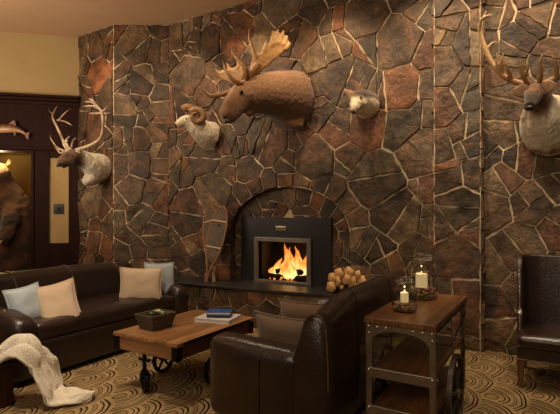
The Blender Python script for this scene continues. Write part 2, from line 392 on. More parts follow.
# ---------------------------------------------------------------- stone walls
def clip(poly, nx, nz, d):
    out = []
    for i in range(len(poly)):
        p, q = poly[i], poly[(i+1) % len(poly)]
        a = p[0]*nx+p[1]*nz-d; b = q[0]*nx+q[1]*nz-d
        if a <= 0: out.append(p)
        if (a < 0 < b) or (b < 0 < a):
            t = a/(a-b); out.append((p[0]+(q[0]-p[0])*t, p[1]+(q[1]-p[1])*t))
    return out
def cells(w, h, rnd, rmin=.13, rmax=.3, fixed=(), x0=0, z0=0):
    pts = [(x, z, .08, .0) for x, z in fixed]
    tries = int(w*h*260)+60
    for _ in range(tries):
        x, z = x0+rnd.random()*w, z0+rnd.random()*h
        r = rmin+(rmax-rmin)*(rnd.random()**1.3)
        if all((x-p[0])**2+(z-p[1])**2 > (max(r, p[2])*.5+min(r, p[2])*.5+(.04 if p[3] == 0 else 0))**2*1.0 for p in pts):
            pts.append((x, z, r, r*r*.45))
    res = []
    for i, p in enumerate(pts):
        poly = [(x0, z0), (x0+w, z0), (x0+w, z0+h), (x0, z0+h)]
        near = sorted(range(len(pts)), key=lambda j: (pts[j][0]-p[0])**2+(pts[j][1]-p[1])**2)[1:28]
        for j in near:
            q = pts[j]; nx, nz = q[0]-p[0], q[1]-p[1]
            d = ((q[0]**2+q[1]**2-q[3])-(p[0]**2+p[1]**2-p[3]))/2
            poly = clip(poly, nx, nz, d)
            if len(poly) < 3: break
        if len(poly) >= 3:
            pieces = [poly]
            for _ in range(2):
                nxt = []
                for q_ in pieces:
                    if p[3] > 0 and abs(area(q_)) > .035 and rnd.random() < .42:
                        cx = sum(a[0] for a in q_)/len(q_); cz = sum(a[1] for a in q_)/len(q_); an = rnd.random()*PI
                        cx += rnd.uniform(-.05, .05); cz += rnd.uniform(-.05, .05)
                        nx, nz = math.cos(an), math.sin(an); d = cx*nx+cz*nz
                        A, B = clip(q_, nx, nz, d), clip(q_, -nx, -nz, -d)
                        if len(A) >= 3 and len(B) >= 3 and min(abs(area(A)), abs(area(B))) > .008: nxt += [A, B]; continue
                    nxt.append(q_)
                pieces = nxt
            res += [(p, q_) for q_ in pieces]
    return res
STONECOLS = [((100, 80, 60), 5), ((112, 88, 64), 4), ((86, 70, 54), 5), ((122, 82, 56), 2), ((108, 76, 54), 3), ((128, 106, 78), 2.5), ((96, 82, 62), 4), ((136, 86, 56), .7), ((80, 64, 50), 3)]
def area(poly):
    return .5*sum(poly[i][0]*poly[(i+1) % len(poly)][1]-poly[(i+1) % len(poly)][0]*poly[i][1] for i in range(len(poly)))
def stones(mb, colors, cl, O, U, Nn, rnd, gap=.0085, skip=None, th=(.010, .036)):
    """mb gets the stone geometry, colors one colour per vertex"""
    Z = Vector((0, 0, 1))
    for p, poly in cl:
        if area(poly) < 0: poly = poly[::-1]
        if area(poly) < .004: continue
        if skip and skip(poly): continue
        # inset by clipping
        q = poly[:]
        for i in range(len(poly)):
            a, b = poly[i], poly[(i+1) % len(poly)]
            ex, ez = b[0]-a[0], b[1]-a[1]; L = math.hypot(ex, ez)
            if L < 1e-5: continue
            nx, nz = ez/L, -ex/L
            q = clip(q, nx, nz, a[0]*nx+a[1]*nz-gap*rnd.uniform(.6, 1.35))
            if len(q) < 3: break
        if len(q) < 3 or abs(area(q)) < .002: continue
        # subdivide + jitter
        qq = []
        for i in range(len(q)):
            a, b = q[i], q[(i+1) % len(q)]; L = math.hypot(b[0]-a[0], b[1]-a[1])
            if L < .012: qq.append(a); continue
            n = max(1, int(L/.055))
            for k in range(n):
                t = k/n; j = .009 if k else .003
                qq.append((a[0]+(b[0]-a[0])*t+rnd.uniform(-j, j), a[1]+(b[1]-a[1])*t+rnd.uniform(-j, j)))
        q = qq
        cx = sum(a[0] for a in q)/len(q); cz = sum(a[1] for a in q)/len(q)
        base = rnd.uniform(*th); tx, tz = rnd.uniform(-.07, .07), rnd.uniform(-.07, .07)
        def P(x, z, d): return O+U*x+Z*z+Nn*d
        def dep(x, z, k): return max(.004, base+tx*(x-cx)+tz*(z-cz)+noise.noise(Vector((x*9, z*9, base*300)))*.012)*k
        rings = []
        for sc, k in ((1, -.5), (1, .72), (.955, 1.0), (.6, 1.03), (.28, 1.05)):
            rings.append([P(cx+(x-cx)*sc, cz+(z-cz)*sc, dep(cx+(x-cx)*sc, cz+(z-cz)*sc, k) if k > 0 else -.02) for x, z in q])
        n0 = len(mb.v)
        mb.loft(rings, cap=False)
        n = len(q); cen = len(mb.v); mb.v.append(P(cx, cz, base*1.05))
        off = n0+4*n
        mb.f += [(off+i, off+(i+1) % n, cen) for i in range(n)]
        cs = rnd.choices([c for c, _ in STONECOLS], [w for _, w in STONECOLS])[0]
        k = rnd.uniform(.75, 1.25)
        c = tuple(v*k for v in lin(cs))
        colors += [c]*(len(mb.v)-n0)
def stone_object(name, mb, colors, parent=None):
    me = D.meshes.new(name); me.from_pydata([tuple(p) for p in mb.v], [], mb.f)
    o = D.objects.new(name, me); COL.objects.link(o); me.materials.append(STONE); me.shade_smooth()
    me.set_sharp_from_angle(angle=math.radians(28))
    ca = me.color_attributes.new('Col', 'FLOAT_COLOR', 'POINT')
    for i, c in enumerate(colors): ca.data[i].color = (*c, 1)
    bm = bmesh.new(); bm.from_mesh(me); bmesh.ops.recalc_face_normals(bm, faces=bm.faces); bm.to_mesh(me); bm.free()
    if parent: o.parent = parent
    return o
WB = 5.24      # mortar plane of the main wall
rnd = random.Random(11)
wall = tag(D.objects.new('wall_back', None), kind='structure'); COL.objects.link(wall)
smb, scol = MB(), []; mort = MB()
# arch geometry (x, z)
ACX, AHW, ASP, ATOP = -3.04, .90, 1.16, 1.78
HZ = .5
arch = [(ACX-AHW, HZ-.5)]+[(ACX-AHW*math.cos(PI*i/16), ASP+(ATOP-ASP)*math.sin(PI*i/16)) for i in range(17)]+[(ACX+AHW, HZ-.5)]
def arch_sites():
    out_, in_ = [], []
    samp = []
    for z in (.1, .34, .58, .82): samp.append((ACX-AHW, z, -1, 0)); samp.append((ACX+AHW, z, 1, 0))
    for i in range(0, 13):
        a = PI*i/12; x = ACX-AHW*math.cos(a); z = ASP+(ATOP-ASP)*math.sin(a)
        nx, nz = -math.cos(a)/AHW, math.sin(a)/(ATOP-ASP); L = math.hypot(nx, nz); samp.append((x, z, nx/L, nz/L))
    for x, z, nx, nz in samp:
        out_.append((x+nx*.13, z+nz*.13)); in_.append((x-nx*.13, z-nz*.13))
    return out_, in_
def in_arch(x, z, m=0):
    if abs(x-ACX) > AHW-m: return False
    if z < ASP: return True
    return ((x-ACX)/(AHW-m))**2+((z-ASP)/(ATOP-ASP-m))**2 < 1
so, si = arch_sites()
U0 = Vector((1, 0, 0)); NN = Vector((0, -1, 0))
mx0, mx1 = -5.13, -1.13
cl = cells(mx1-mx0, H, rnd, .24, .56, so+si, mx0, 0)
def sk(poly):
    cx = sum(a[0] for a in poly)/len(poly); cz = sum(a[1] for a in poly)/len(poly)
    return in_arch(cx, cz)
stones(smb, scol, cl, Vector((0, WB, 0)), U0, NN, rnd, skip=sk)
# niche back
ND = .11
def sk2(poly):
    cx = sum(a[0] for a in poly)/len(poly); cz = sum(a[1] for a in poly)/len(poly)
    if not in_arch(cx, cz): return True
    return any(-3.52 < a[0] < -2.72 and a[1] < 1.08 for a in poly)
stones(smb, scol, cells(1.8, 1.8, random.Random(5), .14, .3, so+si, ACX-AHW, 0), Vector((0, WB+ND, 0)), U0, NN, rnd, skip=sk2)
# mortar of the main wall with the arch opening
def quad(a, b, c, d): mort.add([a, b, c, d], [(0, 1, 2, 3)])
top = [(ACX-AHW*math.cos(PI*i/16), H) for i in range(17)]
V = lambda x, y, z: Vector((x, y, z))
quad(V(mx0, WB, 0), V(ACX-AHW, WB, 0), V(ACX-AHW, WB, H), V(mx0, WB, H))
quad(V(ACX+AHW, WB, 0), V(mx1, WB, 0), V(mx1, WB, H), V(ACX+AHW, WB, H))
for i in range(1, 17):
    (x0, z0), (x1, z1) = arch[i], arch[i+1]
    quad(V(x0, WB, z0), V(x1, WB, z1), V(x1, WB, H), V(x0, WB, H))
for i in range(len(arch)-1):
    (x0, z0), (x1, z1) = arch[i], arch[i+1]
    smb.add([V(x0, WB-.02, z0), V(x1, WB-.02, z1), V(x1, WB+ND, z1), V(x0, WB+ND, z0)], [(0, 1, 2, 3)]); scol += [lin((74, 58, 46))]*4
y = WB+ND
for (x0, x1, z0, z1) in ((ACX-AHW, -3.62, 0, 1.8), (-2.62, ACX+AHW, 0, 1.8), (-3.62, -2.62, 1.16, 1.8), (-3.62, -2.62, 0, .5)):
    quad(V(x0, y, z0), V(x1, y, z0), V(x1, y, z1), V(x0, y, z1))
# pillar, right stretch, left facets
def panel(x0, y0, x1, y1, seed, rmin=.13, rmax=.3, h=H, z0=0):
    a = Vector((x0, y0, 0)); b = Vector((x1, y1, 0)); u = (b-a); L = u.length; u.normalize(); n = Vector((u.y, -u.x, 0))
    r = random.Random(seed)
    stones(smb, scol, cells(L, h, r, rmin, rmax, (), 0, z0), a, u, n, r)
    mort.add([a+V(0, 0, z0), b+V(0, 0, z0), b+V(0, 0, z0+h), a+V(0, 0, z0+h)], [(0, 1, 2, 3)])
PB = WB-.09
panel(-1.13, PB, -.66, PB, 21, .22, .46)
panel(-.66, PB, -.66, WB+.02, 22, .1, .2)
panel(-.66, WB+.02, 2.6, WB+.02, 23, .24, .56)
panel(-1.13, WB, -1.13, PB, 24, .1, .2)
panel(-5.88, 4.80, mx0, WB, 25, .2, .46)
panel(-6.78, 4.85, -5.88, 4.80, 26, .2, .46)
stone_object('flagstone_facing', smb, scol, wall)
mo = D.meshes.new('mortar'); mo.from_pydata([tuple(p) for p in mort.v], [], mort.f); mob = D.objects.new('mortar_bed', mo); COL.objects.link(mob); mo.materials.append(MORTAR); mob.parent = wall
# ---------------------------------------------------------------- floor, ceiling, left wall
fl = MB(); fl.add([(-9.5, -3, 0), (3.5, -3, 0), (3.5, 6.6, 0), (-9.5, 6.6, 0)], [(0, 1, 2, 3)])
tag(fl.build('floor', CARPET, smooth=False), kind='structure')
ce = MB(); ce.add([(-9.5, -3, H), (3.5, -3, H), (3.5, 6.6, H), (-9.5, 6.6, H)], [(3, 2, 1, 0)])
tag(ce.build('ceiling', CEIL, smooth=False), kind='structure')
# left wall: local x = distance s from the stone corner, local y = out of the wall into the room
P0 = Vector((-6.78, 4.85, 0)); LD = Vector((-.728, -.686, 0)).normalized(); LN = Vector((-LD.y, LD.x, 0))
if LN.dot(Vector((0, 0, 0))-P0) < 0: LN = -LN
LM = Matrix(((LD.x, LN.x, 0, P0.x), (LD.y, LN.y, 0, P0.y), (0, 0, 1, 0), (0, 0, 0, 1)))
def Ls(px, off=0):
    """s on the left wall seen at pixel column px"""
    k = (px-280)/F
    A = P0+LN*off
    # camera coords of A and LD
    ax, ay = EX*A.x+EY*A.y, -EY*A.x+EX*A.y
    dx, dy = EX*LD.x+EY*LD.y, -EY*LD.x+EX*LD.y
    s = (k*ay-ax)/(dx-k*dy); return s, ay+dy*s
def Lz(px, py, off=0):
    s, Y = Ls(px, off); return CH-(py-VH)/F*Y
ZM = Lz(40, 97); ZO = Lz(20, 151); sR = Ls(35)[0]
lw = tag(D.objects.new('wall_left', None), kind='structure'); COL.objects.link(lw)
m = MB(); m.box((-.02, -.3, ZM), (4.2, 0, H), LM); m.build('upper_plaster', PLASTER, lw, smooth=False)
m = MB(); m.box((0, -.3, ZO), (4.2, .02, ZM-.02), LM); m.build('wood_frieze', DARKWOOD, lw, smooth=False)
p0, p1 = Ls(69)[0], Ls(49.5)[0]; zt, zb = Lz(60, 158), Lz(60, 243)
m = MB(); m.box((-.02, -.3, 0), (p0, .03, ZO), LM); m.box((p1, -.3, 0), (sR, .03, ZO), LM); m.box((p0, -.3, 0), (p1, .03, zb), LM); m.box((p0, -.3, zt), (p1, .03, ZO), LM)
m.build('wood_panelling', DARKWOOD, lw, smooth=False, bevel=.008)
m = MB(); m.box((p0-.01, -.3, zb-.01), (p1+.01, -.005, zt+.01), LM); m.build('plaster_strip', simple('strip_plaster', (190, 160, 104), (196, 166, 110), 3, .9), lw, smooth=False)
m = MB(); m.box((sR-.05, -1.5, 0), (sR, -.3, 2.9), LM); m.box((sR-.05, -1.55, 0), (4.2, -1.5, 2.9), LM); m.box((3.2, -1.5, 0), (3.25, 0, 2.9), LM); m.box((sR, -1.5, ZO+.1), (4.2, -.3, ZO+.15), LM)
m.build('alcove_lining', ALCOVE, lw, smooth=False)
tr = MB()
for z0, z1, o in ((ZM-.13, ZM-.07, .05), (ZM-.07, ZM-.02, .09), (ZM-.02, ZM+.02, .12), (ZO+.02, ZO+.08, .05)):
    tr.box((-.02, 0, z0), (4.2, o, z1), LM)
tr.box((sR-.001, -.28, 0), (sR+.05, .05, ZO+.02), LM)
tag(tr.build('trim_1', DARKWOOD, smooth=False, bevel=.012), kind='structure')
m = MB()
s0, s1 = Ls(64)[0], Ls(53.5)[0]; z1, z0 = Lz(58, 204), Lz(58, 214)
t = thing('light_switch', 'small square dark switch plate on the tan strip between dark wood panels', 'switch', LM @ Vector(((s0+s1)/2, 0, (z0+z1)/2)))
m.rbox((0, 0, 0), (abs(s1-s0), .02, z1-z0), .008, 4, M=Matrix.Rotation(math.atan2(LD.y, LD.x), 4, 'Z')); m.build('plate', DARKP, t)
m = MB(); m.box((-.02, -.022, -.03), (.02, .022, .03), Matrix.Rotation(math.atan2(LD.y, LD.x), 4, 'Z')); m.build('toggle', IRON, t, bevel=.004)
# ---------------------------------------------------------------- hearth and fireplace
t = thing('raised_hearth', 'long raised stone hearth with a dark polished slate top under the fireplace', 'hearth', (-3.2, 5, 0))
fp = spline([(-5.1, 4.62), (-4.5, 4.66), (-3.13, 4.75), (-2.27, 4.86), (-1.7, 4.98), (-1.25, 5.20)], 4)
poly = fp+[(-1.25, 5.22), (-5.1, 5.22)]
def slab(poly, z0, z1, off):
    m = MB(); n = len(poly)
    vs = [(x-off[0], y-off[1], z0) for x, y in poly]+[(x-off[0], y-off[1], z1) for x, y in poly]
    m.add(vs, [tuple(range(n))[::-1], tuple(range(n, 2*n))]+[(i, (i+1) % n, (i+1) % n+n, i+n) for i in range(n)])
    return m
top = [(x, y-.03) for x, y in fp]+[(-1.25, WB+.02-.05), (ACX+AHW-.02, WB-.05), (ACX+AHW-.02, WB+ND-.01), (ACX-AHW+.02, WB+ND-.01), (ACX-AHW+.02, WB-.05), (-5.1, WB-.05)]
slab(top, HZ-.035, HZ, (-3.2, 5)).build('slate_top', SLAB, t, smooth=False, bevel=.006)
core = [(x, y+.03) for x, y in fp]+[(-1.25, WB-.06), (-5.1, WB-.06)]
slab(core, 0, HZ-.035, (-3.2, 5)).build('mortar_core', MORTAR, t, smooth=False)
hm, hc = MB(), []
r = random.Random(4)
# stones laid on the curved front: unroll it
L = [0]
for i in range(1, len(fp)): L.append(L[-1]+math.dist(fp[i], fp[i-1]))
stones(hm, hc, cells(L[-1], HZ-.04, r, .14, .34), Vector((0, 0, 0)), U0, NN, r, th=(.02, .035))
def unroll(v):
    x = max(0, min(L[-1]-1e-4, v.x))
    i = max(k for k in range(len(L)-1) if L[k] <= x)
    f = (x-L[i])/(L[i+1]-L[i]); a, b = Vector(fp[i]), Vector(fp[i+1]); p = a.lerp(b, f); d = (b-a).normalized(); n = Vector((d.y, -d.x))
    return Vector((p.x+n.x*(-v.y)+3.2, p.y+.03+n.y*(-v.y)-5, v.z))
hm.v = [unroll(v) for v in hm.v]
stone_object('stone_front', hm, hc, t)

t = thing('fireplace_insert', 'black steel fireplace insert with a grey framed opening, set in the stone arch', 'fireplace', (-3.1, 5.3, HZ))
sx0, sx1, szt = -3.795, -2.41, 1.375
FX0, FX1, FZ1 = -3.56, -2.685, 1.105
def lb(m, lo, hi): m.box((lo[0]+3.1, lo[1]-5.3, lo[2]-HZ), (hi[0]+3.1, hi[1]-5.3, hi[2]-HZ)); return m
m = MB(); lb(m, (sx0, 5.28, HZ), (FX0+.03, 5.4, szt)); lb(m, (FX1-.03, 5.28, HZ), (sx1, 5.4, szt)); lb(m, (FX0+.03, 5.28, FZ1-.03), (FX1-.03, 5.4, szt))
m.build('surround', SURR, t, smooth=False)
m = MB(); w = .055
lb(m, (FX0, 5.25, HZ), (FX0+w, 5.29, FZ1)); lb(m, (FX1-w, 5.25, HZ), (FX1, 5.29, FZ1)); lb(m, (FX0+w, 5.25, FZ1-w), (FX1-w, 5.29, FZ1)); lb(m, (FX0+w, 5.25, HZ), (FX1-w, 5.29, HZ+.035))
m.build('opening_frame', FRAMEM, t, smooth=False, bevel=.006)
m = MB(); a, b = FX0+.03, FX1-.03
lb(m, (a, 5.72, HZ), (b, 5.75, FZ1)); lb(m, (a-.02, 5.29, HZ), (a, 5.75, FZ1)); lb(m, (b, 5.29, HZ), (b+.02, 5.75, FZ1)); lb(m, (a, 5.29, FZ1-.03), (b, 5.75, FZ1)); lb(m, (a, 5.29, HZ+.0), (b, 5.75, HZ+.02))
m.build('firebox', FIREBOX, t, smooth=False)
m = MB(); m.rbox((-3.14+3.1, 5.275-5.3, 1.232-HZ), (.16, .015, .062), .006, 3); pl = m.build('name_plate', BRASS, t)
m = MB(); m.box((-.115, -.036, .718), (.035, -.033, .746)); m.box((-.1, -.036, .722), (-.09, -.034, .74))
m.build('engraved_field', simple('engraved', (70, 62, 50), (120, 108, 86), 60, .5), pl)
# fire
for i, (x0, y0, x1, y1, z, rr) in enumerate(((-3.42, 5.42, -2.84, 5.46, .565, .045), (-3.4, 5.58, -2.86, 5.6, .57, .05), (-3.3, 5.4, -3.0, 5.64, .64, .035), (-2.9, 5.4, -3.15, 5.62, .64, .04))):
    m = MB(); L_ = Vector((x1-x0, y1-y0, 0)); pts = [Vector((0, 0, 0))+L_*k/6+V(0, 0, random.uniform(-.008, .008)) for k in range(7)]
    m.tube([p-L_/2 for p in pts], [rr*random.uniform(.85, 1.1) for _ in pts], 9)
    o = m.build('burning_log', ASHLOG, loc=((x0+x1)/2, (y0+y1)/2, z))
    tag(o, ('front charred log lying across the floor of the firebox', 'rear charred log lying behind the flames', 'left charred log laid crosswise on top of the fire', 'right charred log laid crosswise on top of the fire')[i], 'log', 'burning logs in the firebox')
m = MB()
for _ in range(70):
    m.ell((random.uniform(-.3, .3), random.uniform(-.12, .08), random.uniform(0, .03)), [random.uniform(.008, .018)]*3, 6)
tag(m.build('glowing_embers', EMBER, loc=(-3.12, 5.5, HZ+.03)), 'bed of glowing orange embers under the burning logs', 'embers', kind='stuff')
fire = thing('fire', 'bright orange and yellow flames burning inside the fireplace opening', 'fire', (-3.12, 5.5, HZ+.05))
fr = random.Random(3)
FT = [(-.30, -.02, .12, .05, .03), (-.26, .03, .19, .06, .04), (-.20, -.05, .25, .065, .05), (-.14, .02, .30, .07, .03), (-.09, -.06, .27, .075, .05), (-.04, .05, .40, .08, .04), (.0, -.03, .46, .08, -.03), (.05, .04, .42, .085, .03), (.08, -.07, .30, .08, -.04), (.13, .02, .36, .07, -.02), (.18, -.04, .28, .07, .02), (.22, .03, .31, .06, -.04), (.27, -.02, .22, .055, -.03), (.31, .03, .13, .045, -.03), (-.18, .08, .18, .08, .02), (.0, -.1, .2, .09, .02), (.17, .08, .2, .08, .0)]
for i, (x, y, hgt, wd, ln) in enumerate(FT):
    m = MB(); rings = []; ph = fr.random()*6
    for k in range(15):
        u = k/14; rr = wd*(math.sin(PI*min(1, u*.93+.12))**.8)*(1-u*.45)+.001
        cx = x+ln*u+math.sin(ph+u*5)*.022*u*2; cy = y+math.cos(ph+u*4)*.015*u
        rings.append([V(cx+rr*math.cos(2*PI*j/12)*(1+.2*math.sin(3*j+k*.4+ph)), cy+rr*.6*math.sin(2*PI*j/12), u*hgt+.02*math.sin(j*2+ph)*u) for j in range(12)])
    m.loft(rings); m.build('flame_tongue', FLAME, fire)
# firewood
logs = [(327.5+4, 278, 1.0), (331, 287, 1.15), (338.5, 273.5, 1.1), (336, 281.5, 1.0), (341, 287.5, .55), (345, 279, 1.1), (348.5, 272.5, 1.1), (351, 280.5, 1.05), (353, 288, 1.1), (357, 274.5, 1.0), (360.5, 281.5, 1.3)]
ax = Vector((.22, .97, 0)).normalized()
pos = ['leftmost of the middle row', 'bottom left corner of the pile', 'top left of the pile', 'second log of the middle row', 'small log wedged low between the bottom logs', 'middle of the pile', 'top of the pile', 'just right of the pile centre', 'bottom right of the pile', 'top right of the pile', 'largest log at the right end of the pile']
for i, (px, py, s) in enumerate(logs):
    p = Q(px, py, 4.90)
    r_ = .066*s; m = MB(); cap = MB(); k = fr.randint(4, 6); ph = fr.random()*6
    fr2 = fr; ring = [(r_*math.cos(2*PI*j/k+ph)*fr.uniform(.84, 1.1), r_*math.sin(2*PI*j/k+ph)*fr.uniform(.88, 1.08)) for j in range(k)]
    
    sd = Vector((ax.y, -ax.x, 0)); Zv = V(0, 0, 1)
    hl = min(.36, (WB-.14-p.y)/ax.y+.0) if ax.y else .36
    m.loft([[sd*a*e+Zv*b*e+ax*d for a, b in ring] for d, e in ((.006, 1), (hl*.5, 1.03), (hl, .97))])
    z = max(p.z, HZ+r_*.97)
    t = thing('firewood_log', 'pale split firewood log on the hearth, ' + pos[i], 'log', (p.x, p.y, z), group='firewood logs stacked on the hearth')
    m.build('bark_side', BARK, t, sharp=30, bevel=.006)
    cap.loft([[sd*a*e+Zv*b*e+ax*d for a, b in ring] for d, e in ((.008, .99), (0, .96))]); cap.build('cut_end', CUT, t, sharp=0)
# snowshoes
def snowshoe(px, tailpx, label, b0, bt, flip):
    bottom = Qz(tailpx, 277, HZ)
    bottom = Q(tailpx, 280, b0); bottom = Vector((bottom.x, b0, HZ)); topp = Q(px, 206.5, bt)
    t = thing('snowshoe', label, 'snowshoe', bottom, group='pair of snowshoes leaning on the stone wall')
    ax_ = (topp-bottom); Ln = ax_.length; ax_.normalize(); sd = Vector((1, 0, 0)); sd = (sd-ax_*sd.dot(ax_)).normalized(); n = sd.cross(ax_)
    def pt(u, w, d=0): return ax_*(u*Ln)+sd*w+n*d
    prof = spline([(0, .012), (.12, .018), (.24, .06), (.38, .115), (.58, .142), (.80, .13), (.92, .09), (.98, .042), (1.0, 0)], 4)
    fr_ = [pt(u, w) for u, w in prof]+[pt(u, -w) for u, w in prof[::-1][1:]]
    m = MB(); m.tube(fr_, .014, 7); m.build('frame', BENT, t)
    m = MB()
    def wat(u):
        for (a, b), (c, d) in zip(prof, prof[1:]):
            if a <= u <= c: return b+(d-b)*(u-a)/max(1e-6, c-a)
        return 0
    for k in range(30):
        u = .3+k*.0225
        for sgn in (-1, 1):
            u2 = min(.97, u+.09*sgn+.03); u1 = u
            if .22 < u2 < .97: m.tube([pt(u1, -wat(u1)), pt(u2, wat(u2), .002*sgn)], .0052, 4)
    for k in range(17):
        w = -.112+k*.014
        us = [u for u, ww in prof if ww > abs(w)+.01]
        if us: m.tube([pt(max(.32, min(us)), w), pt(max(us), w)], .0045, 4)
    m.build('lacing', LACE, t)
    m = MB()
    for u in (.45, .8):
        m = MB(); m.tube([pt(u, -wat(u), .004), pt(u, wat(u), .004)], (.012), 6); m.build('crossbar', STRAP, t)
    m = MB()
    if flip:
        m.rbox(pt(.73, .01, -.012), (.06, .03, .06), .01, 4); m.build('binding', IRON, t)
snowshoe(210, 214, 'left wooden snowshoe of the pair leaning on the wall beside the fireplace', 4.90, WB-.1, False)
snowshoe(223, 206, 'right wooden snowshoe of the pair, nearest the black fireplace', 4.87, WB-.15, True)

# ---------------------------------------------------------------- sofa (against the left, faces +x)
def crease(v, amp=.006, sc=9):
    return v+Vector((0, 0, noise.noise(Vector(v)*sc)*amp))
def make_sofa():
    X0, X1, Y0, Y1 = -4.74, -3.76, 2.10, 4.20
    cx, cy = (X0+X1)/2, (Y0+Y1)/2
    t = thing('leather_sofa', 'dark brown leather three seat sofa with four pillows, along the left', 'sofa', (cx, cy, 0))
    W, Lg = X1-X0, Y1-Y0
    m = MB(); m.rbox((.03, 0, .19), (W-.1, Lg-.1, .3), .03, 10); m.build('base', LEATHER, t)
    for sx in (-1, 1):
        for sy in (-1, 1):
            m = MB(); m.lathe([(.022, 0), (.03, .04), (.03, .06)], 12); m.build('foot', DARKWOOD, t, loc=(sx*(W/2-.1), sy*(Lg/2-.1), 0))
    al = Lg-.4
    m = MB(); m.rbox((.1, 0, .40), (W-.28, al+.02, .17), .06, 24, puff=(.0, 0, .035), fn=lambda v: v+V(noise.noise(v*7)*.006, 0, noise.noise(v*9)*.012+noise.noise(V(v.x*3, v.y*22, 0))*.006)); m.build('seat_cushion', LEATHER, t)
    # back: rises to a gentle curve, leans backwards
    def bf(v):
        k = (v.z-.3)/.55; lean = -.13*k
        u = v.y/(Lg/2)
        return v+V(lean+noise.noise(v*6)*.006, 0, (-.05*max(0, u)**2+.0*u)*max(0, k))
    m = MB(); m.rbox((-.29, 0, .60), (.2, Lg-.3, .50), .07, 22, puff=(.04, 0, 0), fn=bf); m.build('backrest', LEATHER, t)
    for y in (-.62, 0.0, .62):
        m = MB(); pts = [bf(V(-.295, y+.03*abs(u), .6)+V(.1*math.cos(u*PI/2*1.0)*1.16 if False else 0, 0, 0)) for u in (0,)]
        pth = [bf(V(-.152, y, .5)), bf(V(-.140, y, .6)), bf(V(-.150, y, .7)), bf(V(-.178, y, .79)), bf(V(-.21, y, .842)), bf(V(-.29, y, .858)), bf(V(-.36, y, .85))]
        m.tube(pth, .008, 6); m.build('seam_piping', SEAM, t)
    for sy in (-1, 1):
        def af(v): return v+V(noise.noise(v*5)*.006, noise.noise(v*6+V(3, 0, 0))*.006+sy*.03*sstep(.3, .6, v.z)*0, -.04*sstep(.1, .5, v.x)+.0)
        m = MB(); m.rbox((0.0, sy*(Lg/2-.11), .33), (W, .23, .54), .085, 16, puff=(.01, .015, .01), fn=af); m.build('armrest', LEATHER, t)
    return t
make_sofa()
def pillow(name, label, mat, c, w, h, t_, R, pip=True, seed=1, group=None):
    m = MB(); n = 18; vs = []; 
    def pt(i, j, sg):
        u, v = -1+2*i/n, -1+2*j/n
        k = 1-.10*(1-v*v) if True else 1
        x = u*w/2*(1-.09*(1-abs(v)**2)); z = v*h/2*(1-.09*(1-abs(u)**2))
        d = t_/2*((1-u**4)*(1-v**4))**.55
        e = max(abs(u), abs(v))
        wr = noise.noise(Vector((u*2.2+seed, v*2.2, sg)))*.008+(.007*math.sin((u if abs(v) > abs(u) else v)*24+seed)*sstep(.55, .95, e)*(1 if e < .99 else .3))
        return Vector((x, sg*(d+wr*min(1, (1-e)*6)), z))
    for sg in (-1, 1):
        vs = [pt(i, j, sg) for i in range(n+1) for j in range(n+1)]
        fs = [(i*(n+1)+j, (i+1)*(n+1)+j, (i+1)*(n+1)+j+1, i*(n+1)+j+1) for i in range(n) for j in range(n)]
        m.add(vs, fs)
    t = thing(name, label, 'pillow', c, group=group); t.rotation_euler = R
    m.build('cover', mat, t, sharp=0)
    if pip:
        m = MB(); n2 = 18
        edge = [pt(i, 0, 1) for i in range(n)]+[pt(n, j, 1) for j in range(n)]+[pt(n-i, n, 1) for i in range(n)]+[pt(0, n-j, 1) for j in range(n)]
        edge = [Vector((p.x, 0, p.z)) for p in edge]+[Vector((edge[0].x, 0, edge[0].z))]
        m.tube(edge, .008, 6); m.build('piping', mat, t, sharp=0)
    return t
R_ = math.radians
# pillows on the sofa : local +y is the thin axis, sofa faces +x, so turn by ~90
def Qx(px, py, a):
    k = (px-280)/F   # room x fixed: EX*X-EY*Y=a, X=kY
    Y = a/(EX*k-EY); return room(k*Y, Y, CH-(py-VH)/F*Y)
pc = Qx(26, 297, -4.12); pillow('throw_pillow', 'pale blue pillow at the left end of the sofa behind a tan pillow', BLUEF, (pc.x, pc.y, .60), .36, .36, .15, (R_(-16), R_(-4), R_(100)), group='pillows on the leather sofa')
pc = Qx(58, 302, -4.0); pillow('throw_pillow', 'tan pillow leaning over the blue one near the left sofa arm', TANF, (pc.x, pc.y, .575), .36, .44, .17, (R_(-22), R_(-12), R_(60)), seed=4, group='pillows on the leather sofa')
pc = Qx(141, 287.5, -4.0); pillow('throw_pillow', 'tan pillow in front of the right end of the sofa', TANF, (pc.x, pc.y, .62), .47, .41, .16, (R_(-15), R_(3), R_(50)), seed=7, group='pillows on the leather sofa')
pc = Qx(160, 286, -4.02); pillow('throw_pillow', 'pale blue pillow tucked against the right sofa arm', BLUEF, (pc.x, pc.y, .64), .40, .42, .15, (R_(-10), R_(4), R_(78)), seed=9, group='pillows on the leather sofa')

# ---------------------------------------------------------------- coffee table
X0, X1, Y0, Y1 = -3.11, -2.40, 2.53, 3.555; cx, cy = (X0+X1)/2, (Y0+Y1)/2; W, Lg = X1-X0, Y1-Y0
ct = thing('coffee_table', 'low reclaimed wood coffee table with iron corners and caster wheels', 'table', (cx, cy, 0))
m = MB(); m.rbox((0, 0, .455), (W, Lg, .032), .006, 6); m.build('tabletop', TABLEWOOD, ct)
for nm, lo, hi, mt in (('apron', (-W/2+.02, -Lg/2+.015, .335), (W/2-.02, -Lg/2+.045, .44), APRONWOOD), ('apron', (-W/2+.02, Lg/2-.045, .335), (W/2-.02, Lg/2-.015, .44), APRONWOOD),
                       ('apron', (-W/2+.015, -Lg/2+.02, .335), (-W/2+.045, Lg/2-.02, .44), APRONWOODY), ('apron', (W/2-.045, -Lg/2+.02, .335), (W/2-.015, Lg/2-.02, .44), APRONWOODY)):
    m = MB(); m.box(lo, hi); m.build(nm, mt, ct, smooth=False, bevel=.004)
m = MB(); m.box((-W/2+.05, -Lg/2+.05, .40), (W/2-.05, Lg/2-.05, .43)); m.build('underside', APRONWOODY, ct, smooth=False)
